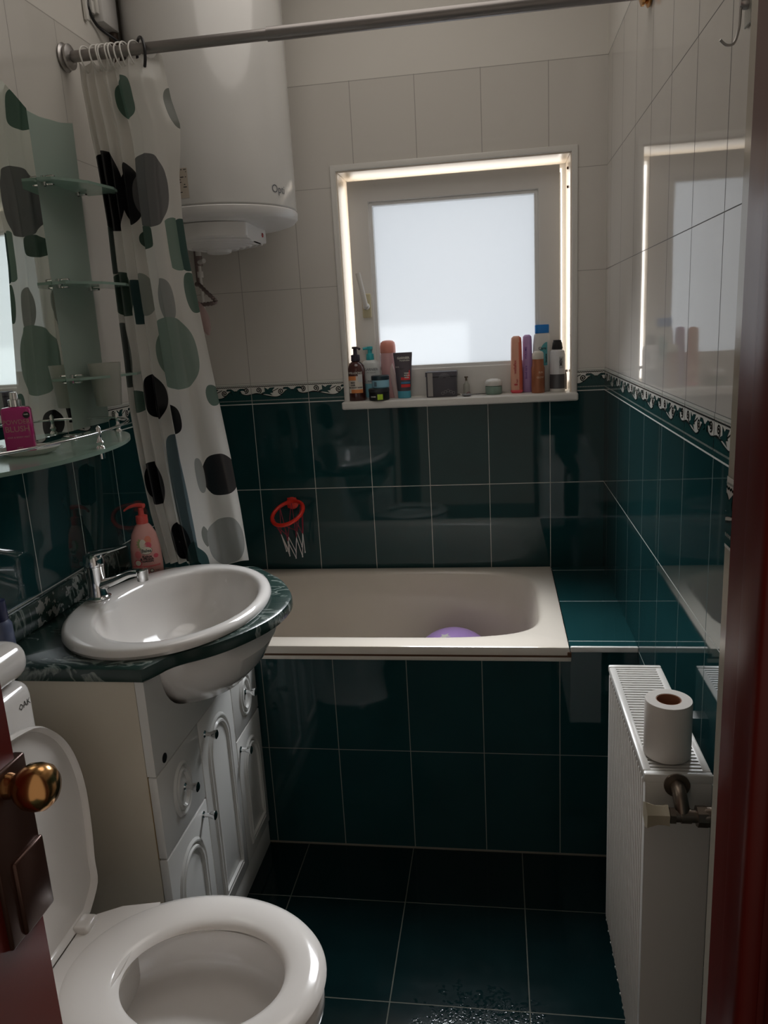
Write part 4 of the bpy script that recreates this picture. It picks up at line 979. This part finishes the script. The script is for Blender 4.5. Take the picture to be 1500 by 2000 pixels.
# ------------------------------------------------------------------ open door with knob at the left
def door():
    x0, ye = -.699, -1.862
    d = tag(bpy.data.objects.new('door_1', None), kind='structure'); COL.objects.link(d); d.location = (x0, ye, 0)
    b = BM(); prism(b, [(x0-.04, -2.62), (x0, -2.62), (x0, ye-.020), (x0-.003, ye-.017), (x0-.014, ye-.003), (x0-.020, ye), (x0-.04, ye)], 2.02, lambda u, v, d: Vector((u, v, .01+d))); obj('door_leaf', b, M['redwood'], d, 50)
    b = BM(); box(b, x0-.010, x0+.004, ye-.080, ye-.006, .800, .997, .003, 2); pl = tag(obj('lock_plate', b, M['bronze'], d, 50), 'dark bronze lock plate')
    b = BM(); box(b, x0+.002, x0+.0085, ye-.060, ye-.006, .803, .893, .003, 2); tag(obj('lock_case', b, M['bronze'], d, 50), 'dark bronze lock case')
    b = BM(); c = (x0+.003, ye-.042, .977)
    lathe(b, c, [(.014, 0), (.014, .005), (.013, .008), (.013, .012), (.019, .017), (.0245, .026), (.0255, .036), (.0240, .045), (.018, .052), (.008, .056), (.001, .057)], 40, (1, 0, 0)); tag(obj('door_knob', b, M['brass'], d, 60), 'round brass door knob')
door()

# ------------------------------------------------------------------ toiletries on the window sill
ZS = 1.1995
FN = Vector((0, -1, 0))
def ff(x, y, z): return lambda u, v: Vector((x+u, y, z+v))
def cf(cx, cy, r, a_deg, z): return cylfr(cx, cy, r+.0006, math.radians(a_deg), z)
def patch_cyl(name, cx, cy, r, a0, a1, z0, z1, mt, par, e=.0004, lab=None):
    b = BM(); n = 12
    loft(b, [[Vector((cx+(r+e)*math.cos(math.radians(a0+(a1-a0)*i/n)), cy+(r+e)*math.sin(math.radians(a0+(a1-a0)*i/n)), z)) for i in range(n+1)] for z in (z0, z1)], False, False, closed=False)
    o = obj(name, b, mt, par)
    if lab: tag(o, lab)
    return o
def patch_flat(name, x0, x1, y, z0, z1, mt, par, lab=None):
    b = BM(); b.faces.new([b.verts.new(p) for p in ((x0, y, z0), (x1, y, z0), (x1, y, z1), (x0, y, z1))]); o = obj(name, b, mt, par)
    if lab: tag(o, lab)
    return o
def sill_items():
    G = 'toiletries on the window sill'
    ink, wh = M['ink'], M['bwhite']
    # 1 brown pump bottle
    c = (-.635, .018); r = .0300
    t = thing('pump_bottle', 'brown pump bottle with an orange and white label at the left end of the sill', 'bottle', (*c, ZS), G)
    b = BM(); lathe(b, (*c, ZS), [(.0285, 0), (r, .003), (r, .103), (.027, .116), (.017, .126), (.012, .130)], 40); obj('bottle', b, pm('brown_pet', (.075, .022, .018), .12, coat=.4), t, 50)
    b = BM(); lathe(b, (*c, ZS+.130), [(.0145, 0), (.0150, .001), (.0145, .020), (.007, .022), (.0062, .040), (.010, .041), (.010, .047), (.004, .048)], 28); tube(b, [(c[0], c[1], ZS+.174), (c[0]+.012, c[1]-.010, ZS+.173), (c[0]+.018, c[1]-.016, ZS+.169)], .0042, 10); obj('pump', b, pm('dark_plum', (.045, .035, .05), .35), t, 40)
    patch_cyl('label', *c, r, -140, -42, ZS+.026, ZS+.082, pm('label_white', (.72, .66, .58), .5), t)
    patch_cyl('label_band', *c, r, -140, -85, ZS+.068, ZS+.082, pm('label_orange', (.75, .27, .09), .5), t, .0008); patch_cyl('label_band', *c, r, -120, -42, ZS+.026, ZS+.038, bpy.data.materials['label_orange'], t, .0008)
    patch_cyl('badge', *c, r, -72, -42, ZS+.062, ZS+.088, pm('badge_grey', (.62, .62, .62), .5), t, .0010)
    text('lettering', 'WELLDONE', .0095, cf(*c, r, -90, ZS+.092), wh, t, bold=.0002)
    text('lettering', 'MEN', .0080, cf(*c, r, -108, ZS+.060), ink, t, bold=.0003); text('lettering', 'HAIR', .0080, cf(*c, r, -108, ZS+.052), ink, t, bold=.0003); text('lettering', 'AND BODY WASH', .0062, cf(*c, r, -93, ZS+.044), ink, t, bold=.0003)
    # 2 white bottle with teal pump
    c = (-.592, .060)
    t = thing('pump_bottle', 'white pump bottle with a teal pump behind the brown bottle', 'bottle', (*c, ZS), G)
    b = BM(); body(b, c, [(.032, .020, ZS), (.034, .022, ZS+.003), (.034, .022, ZS+.100), (.031, .020, ZS+.117), (.022, .016, ZS+.127), (.013, .012, ZS+.130)], 3); obj('bottle', b, pm('pale_white', (.72, .76, .76), .3), t, 50)
    tl = pm('teal_plastic', (.05, .50, .56), .3)
    b = BM(); lathe(b, (*c, ZS+.130), [(.013, 0), (.0135, .001), (.0125, .020), (.007, .021), (.007, .034), (.010, .035), (.010, .044), (.004, .045)], 28); tube(b, [(c[0], c[1], ZS+.170), (c[0]-.022, c[1]-.008, ZS+.168)], .0045, 10); obj('pump', b, tl, t, 40)
    patch_flat('label_band', c[0]-.025, c[0]+.031, c[1]-.0227, ZS+.006, ZS+.052, pm('aqua_print', (.25, .60, .72), .4), t)
    text('lettering', 'GARNIER', .0115, ff(c[0]+.004, c[1]-.0229, ZS+.099), pm('grey_ink', (.22, .24, .26), .5), t, bold=.0002); text('lettering', 'skin naturals', .0062, ff(c[0]+.004, c[1]-.0229, ZS+.089), bpy.data.materials['grey_ink'], t)
    text('lettering', 'PURE CARE', .0066, ff(c[0]+.008, c[1]-.0229, ZS+.060), bpy.data.materials['grey_ink'], t, bold=.0002)
    # 3 pink spray can
    c = (-.532, .075); r = .0262
    t = thing('spray_can', 'tall pale pink spray can with a salmon cap left of the dark tube', 'can', (*c, ZS), G)
    b = BM(); lathe(b, (*c, ZS), [(.025, 0), (r, .002), (r, .145), (.0255, .150)], 40); obj('can', b, pm('pale_pink', (.72, .42, .43), .25), t, 50)
    b = BM(); lathe(b, (*c, ZS+.150), [(.0255, 0), (.0262, .001), (.0262, .022), (.024, .034), (.017, .040), (.006, .042)], 40); obj('cap', b, pm('salmon', (.85, .33, .26), .3), t, 50)
    # 3b slanted pale tube between can and dark tube
    t = thing('cosmetic_tube', 'slim pale rose tube leaning between the pink can and dark tube', 'tube', (-.503, .055, ZS), G)
    b = BM(); body(b, (-.503, .055), [(.0125, .010, ZS), (.013, .011, ZS+.018), (.0105, .008, ZS+.08), (.008, .002, ZS+.118)], 2.2)
    for v in b.verts: v.co.x -= (v.co.z-ZS)*.18
    obj('tube_body', b, pm('rose_white', (.76, .60, .58), .35), t, 50)
    # 4 jars
    c = (-.558, -.004); r = .034
    t = thing('cream_jar', 'flat black cream jar with a lime label, under the light blue jar', 'jar', (*c, ZS), G)
    b = BM(); lathe(b, (*c, ZS), [(r-.003, 0), (r, .003), (r, .026), (r-.001, .027)], 48); obj('jar', b, M['black'], t, 40)
    b = BM(); lathe(b, (*c, ZS+.0272), [(r, 0), (r+.0008, .002), (r+.0008, .010), (r-.002, .012)], 48); obj('lid', b, pm('charcoal', (.03, .032, .036), .3), t, 40)
    patch_cyl('label', *c, r, -92, -62, ZS+.003, ZS+.021, pm('lime', (.50, .75, .05), .5), t, .001); text('lettering', 'GARNIER', .0050, cf(*c, r, -118, ZS+.013), wh, t, bold=.0003)
    c2 = (-.552, -.002); z = ZS+.0398; r = .0290
    t = thing('cream_jar', 'light blue cream jar with a dark lid, on top of the black jar', 'jar', (*c2, z), G)
    b = BM(); lathe(b, (*c2, z), [(r-.003, 0), (r, .003), (r, .026)], 48); obj('jar', b, pm('sky_blue', (.30, .58, .72), .3), t, 40)
    b = BM(); lathe(b, (*c2, z+.0262), [(r+.0005, 0), (r+.0012, .002), (r+.0012, .013), (r-.001, .015)], 48); obj('lid', b, pm('dark_teal', (.02, .045, .06), .3), t, 40)
    patch_cyl('label_print', *c2, r, -128, -108, z+.006, z+.021, pm('print_slate', (.12, .2, .26), .5), t)
    # 5 dark tube
    c = (-.478, .036)
    t = thing('cosmetic_tube', 'dark grey face wash tube with a red label, standing on its blue cap', 'tube', (*c, ZS), G)
    b = BM(); n = 40; gd = pm('slate_plastic', (.10, .085, .105), .3)
    rg = []
    for k, (rx, ry, zz) in enumerate([(.0225, .0150, .024), (.0235, .0155, .026), (.026, .0135, .07), (.029, .008, .115), (.0315, .0012, .142), (.0315, .0010, .150)]): rg.append(sq(c, rx, ry, ZS+zz, 2.2))
    loft(b, rg); obj('tube_body', b, gd, t, 50)
    b = BM(); body(b, c, [(.0215, .0145, ZS), (.022, .015, ZS+.002), (.022, .0155, ZS+.0235)], 2.3); obj('cap', b, pm('aqua_cap', (.10, .42, .55), .3), t, 50)
    def tf(u0, v0, e=.001):
        def f(u, v):
            zz = v+v0; uu = u+u0; k = min(1, max(0, (zz-.026)/.12)); ry = .0155*(1-k**1.3)+.0013; rx = .0235+.008*k
            return Vector((c[0]+uu, c[1]-ry*max(0, 1-abs(uu/rx)**2.2)**(1/2.2)-e, ZS+zz))
        return f
    def tp(name, u0, u1, v0, v1, mt, e=.0008):
        b = BM(); rows = [[tf(0, 0, e)(u0+(u1-u0)*i/8, v0+(v1-v0)*j/4) for i in range(9)] for j in range(5)]; loft(b, rows, False, False, closed=False); return obj(name, b, mt, t)
    rd = pm('label_red', (.78, .04, .045), .4)
    tp('label', -.008, .0225, .060, .092, rd); tp('label', -.008, .022, .036, .046, rd); tp('label_band', -.008, .022, .048, .054, pm('label_blue', (.05, .22, .40), .4)); tp('label_tag', -.010, .004, .094, .100, wh)
    text('lettering', 'GARNIER', .0100, tf(.002, .132, .0018), wh, t, bold=.0004); text('lettering', 'PureActive', .0075, tf(.006, .124, .0018), wh, t, bold=.0002)
    text('lettering', '3 in 1', .0060, tf(-.003, .097, .0018), ink, t, bold=.0003); text('lettering', 'BHA', .0062, tf(-.019, .103, .0018), wh, t)
    for k, s in enumerate(('WASH', 'SCRUB', 'MASK')): text('lettering', s, .0058, tf(.012, .082-.0072*k, .0018), wh, t, bold=.0003)
    # 6 dark box
    t = thing('box', 'dark grey patterned gift box in the middle of the sill', 'box', (-.350, .035, ZS), G)
    b = BM(); box(b, -.401, -.301, .010, .075, ZS, ZS+.066, .0015); obj('box_body', b, pm('charcoal_card', (.075, .072, .088), .35), t, 40)
    b = BM(); box(b, -.403, -.299, .008, .077, ZS+.0665, ZS+.083, .0015); obj('lid', b, pm('slate_card', (.10, .095, .115), .35), t, 40)
    patch_flat('stripe', -.396, -.379, .0074, ZS+.003, ZS+.080, pm('silver_stripe', (.36, .35, .34), .3, metal=.5), t)
    b = BM()
    for k in range(4):
        r = .006+.0035*k; tube(b, [(-.340+r*1.1*math.cos(PI*i/12), .0078, ZS+.062+r*.85*math.sin(PI*i/12)) for i in range(13)], .0006, 6)
    for k in range(5): 
        cx_ = -.329+.009*(k-2); tube(b, [(cx_+.0045*math.cos(2*PI*i/10), .0095, ZS+.012+.004*(2-abs(k-2))+.0045*math.sin(2*PI*i/10)) for i in range(10)], .0005, 6, closed=True)
    obj('rosette_print', b, pm('silver_print', (.34, .33, .35), .3, metal=.4), t)
    b = BM(); tube(b, [(-.349+.0, .040, ZS+.0), (-.349, .040, ZS+.001)], .001, 4); b.free()
    b = BM(); body(b, (-.322, .092), [(.030, .011, ZS), (.031, .012, ZS+.002), (.031, .012, ZS+.086), (.028, .010, ZS+.090)], 3.5); tag(obj('soap_pack', b, pm('hot_pink', (.80, .12, .30), .35), None, 50), 'pink pack hidden behind the dark box, only its top showing', 'pack', G)
    # 7 small glass bottle + tweezers dish
    c = (-.270, .050)
    t = thing('spray_bottle', 'tiny clear spray bottle right of the dark box', 'bottle', (*c, ZS), G)
    b = BM(); lathe(b, (*c, ZS), [(.010, 0), (.0105, .001), (.0105, .034), (.0035, .043), (.0035, .047)], 24); obj('bottle', b, M['tumbler'], t, 50)
    b = BM(); lathe(b, (*c, ZS+.047), [(.0032, 0), (.0032, .009), (.006, .010), (.006, .014)], 16); obj('nozzle', b, M['valve'], t, 40)
    c = (-.268, .004)
    t = thing('lens_case', 'small flat grey dish in front of the tiny spray bottle', 'dish', (*c, ZS), G)
    b = BM(); lathe(b, (*c, ZS), [(.010, 0), (.0165, .003), (.0165, .006), (.014, .007)], 28); obj('dish', b, pm('grey_rubber', (.23, .23, .25), .4), t, 40)
    b = BM(); tube(b, spline([(-.268, .004, ZS+.0085), (-.262, .01, ZS+.012), (-.258, .02, ZS+.010)], 4), .0014, 6); obj('stub', b, pm('wine', (.25, .08, .1), .4), t)
    b = BM(); tube(b, spline([(-.253, .03, ZS+.002), (-.235, .02, ZS+.004), (-.218, .024, ZS+.004), (-.205, .036, ZS+.002), (-.222, .04, ZS+.002), (-.245, .038, ZS+.002)], 6), .0011, 6); tag(obj('hair_tie', b, M['black'], None), 'thin dark loop of hair tie by the tiny spray bottle', 'hair tie', G)
    # 8 white glass jar
    c = (-.180, .038); r = .0275
    t = thing('cream_jar', 'pale glass cream jar with a domed white lid in mid sill', 'jar', (*c, ZS), G)
    b = BM(); lathe(b, (*c, ZS), [(r-.003, 0), (r, .003), (r, .026), (r-.003, .028)], 40); obj('jar', b, M['fglass'], t, 50)
    b = BM(); lathe(b, (*c, ZS+.002), [(r-.006, 0), (r-.006, .023)], 30); obj('cream', b, pm('cream_white', (.76, .77, .72), .4), t)
    b = BM(); lathe(b, (*c, ZS+.0282), [(r+.0005, 0), (r+.001, .001), (r+.001, .012), (r-.004, .018), (.012, .0225), (.002, .0235)], 40); obj('lid', b, M['white_pl'], t, 50)
    # 9 orange bottle
    def flatb(name, lab, c, rx, ry, h, m1, m2, split=True, prof=None):
        t = thing(name, lab, 'bottle', (*c, ZS), G)
        b = BM(); P = prof or [(rx*.80, ry*.8, 0), (rx*.98, ry, .004), (rx, ry, .05), (rx*.93, ry, .10), (rx*.86, ry*.95, h-.02), (rx*.80, ry*.9, h-.006), (rx*.45, ry*.5, h)]
        body(b, c, [(a, d, ZS+e) for a, d, e in P], 2.6)
        for f in b.faces:
            if f.calc_center_median().x > c[0]+rx*.42: f.material_index = 1
        obj('bottle', b, [m1, m2], t, 50); return t
    t = flatb('shampoo_bottle', 'tall peach and coral bottle left of the lilac one', (-.104, .046), .0200, .014, .184, pm('peach', (.82, .42, .30), .3), pm('coral_side', (.75, .17, .10), .3))
    b = BM(); body(b, (-.104, .046), [(.0162, .0118, ZS+.0), (.0205, .0145, ZS+.004), (.0205, .0145, ZS+.008), (.0195, .014, ZS+.010)], 2.6); tag(obj('base', b, pm('hot_coral', (.85, .10, .13), .3), t, 50), 'hot pink base')
    def vtext(s, size, x, y, z, mt, par, bold=.0002):
        text('lettering', s, size, lambda u, v: Vector((x-v, y, z+u)), mt, par, bold=bold)
    cr = pm('coral_ink', (.55, .07, .07), .4)
    vtext('wellaflex', .0125, -.109, .0312, ZS+.085, cr, t); vtext('hair', .008, -.103, .0312, ZS+.040, cr, t)
    b = BM(); body(b, (-.107, .0312), [(.004, .0004, ZS+.025), (.006, .0004, ZS+.028), (.004, .0004, ZS+.031)], 2); obj('emblem', b, cr, t)
    t = flatb('shampoo_bottle', 'tall lilac bottle between the coral and white ones', (-.068, .066), .0175, .013, .186, pm('lilac', (.52, .33, .62), .3), pm('lilac_side', (.46, .28, .58), .3))
    vtext('VOLUME', .0100, -.073, .0522, ZS+.128, pm('violet_ink', (.22, .08, .40), .4), t); vtext('blond care', .0100, -.073, .0522, ZS+.065, bpy.data.materials['violet_ink'], t)
    # white shampoo with blue cap
    c = (-.020, .072)
    t = thing('shampoo_bottle', 'large white shampoo bottle with a blue cap and teal label', 'bottle', (*c, ZS), G)
    b = BM(); body(b, c, [(.027, .014, ZS), (.0305, .017, ZS+.004), (.031, .017, ZS+.10), (.029, .016, ZS+.155), (.026, .0155, ZS+.183), (.022, .015, ZS+.188)], 3); obj('bottle', b, pm('milk_white', (.78, .78, .76), .25), t, 50)
    b = BM(); body(b, c, [(.0225, .0150, ZS+.1885), (.0228, .0152, ZS+.190), (.0228, .0152, ZS+.213), (.0215, .0142, ZS+.2155)], 4); obj('cap', b, pm('cobalt', (.01, .20, .62), .25), t, 50)
    b = BM(); P = [(.006, .085), (.006, .16)]+[(.006-.028*math.sin(PI/2*i/8), .100+.060*math.cos(PI/2*i/8)) for i in range(1, 9)]+[(-.022, .085)]
    P = [(.010+x, z_) for x, z_ in P]
    b.faces.new([b.verts.new((c[0]+x, c[1]-.0176, ZS+z_)) for x, z_ in P]); obj('label', b, pm('teal_label', (.10, .42, .46), .35), t)
    text('lettering', 'Care', .0125, ff(c[0]+.000, c[1]-.0182, ZS+.140), M['ink'], t, bold=.0002)
    vtext('Sensitive', .008, c[0]+.012, c[1]-.0182, ZS+.108, M['ink'], t)
    # bronze lotion in front
    c = (-.036, .022); r = .0200
    t = thing('lotion_bottle', 'bronze bottle with a cream cap in front of the white shampoo', 'bottle', (*c, ZS), G)
    b = BM(); lathe(b, (*c, ZS), [(.0205, 0), (.0215, .002), (.0215, .080), (.0185, .088), (.0185, .108)], 40); obj('bottle', b, pm('copper_plastic', (.40, .15, .075), .28, metal=.35), t, 40)
    b = BM(); lathe(b, (*c, ZS+.1082), [(.0185, 0), (.0188, .001), (.0180, .018), (.014, .024), (.005, .026)], 32); obj('cap', b, pm('cream_cap', (.70, .66, .58), .3), t, 50)
    text('lettering', 'SUN', .0080, cf(*c, .0215, -68, ZS+.066), pm('beige_ink', (.62, .42, .30), .4), t, bold=.0004); text('lettering', 'GLOW', .0080, cf(*c, .0215, -72, ZS+.050), bpy.data.materials['beige_ink'], t, bold=.0004)
    # shaving can
    c = (.027, .040); r = .0245
    t = thing('spray_can', 'white and grey spray can with a black cap at the right end of the sill', 'can', (*c, ZS), G)
    b = BM(); lathe(b, (*c, ZS+.0), [(.0235, 0), (r, .001), (r, .010)], 40); obj('base', b, M['white_pl'], t, 40)
    b = BM(); lathe(b, (*c, ZS+.0102), [(r, 0), (r+.0003, .001), (r, .046)], 40); tag(obj('grey_band', b, pm('gunmetal', (.13, .13, .14), .35, metal=.5), t, 40), 'dark grey lower band')
    b = BM(); lathe(b, (*c, ZS+.0565), [(r, 0), (r, .062), (.022, .074), (.015, .079)], 40); obj('can', b, pm('satin_white', (.70, .70, .71), .3), t, 40)
    b = BM(); lathe(b, (*c, ZS+.1358), [(.0165, 0), (.0175, .002), (.0150, .020), (.013, .024), (.013, .029)], 28); obj('cap', b, M['black'], t, 40)
    patch_cyl('label_print', *c, r, -80, -45, ZS+.075, ZS+.112, pm('print_grey', (.45, .46, .47), .4), t)
    vtext('MEN', .011, c[0]+.010, c[1]-r-.0004, ZS+.095, M['ink'], t)
    # grey razor lying behind the can at the right end
    b = BM(); tube(b, spline([(.056, .062, ZS+.004), (.056, .062, ZS+.05), (.052, .064, ZS+.062)], 5), .003, 8); box(b, .038, .062, .058, .066, ZS+.06, ZS+.068, .002); tag(obj('razor', b, M['steel'], None, 40), 'silver razor standing behind the spray can at the sill end', 'razor', G)
sill_items()
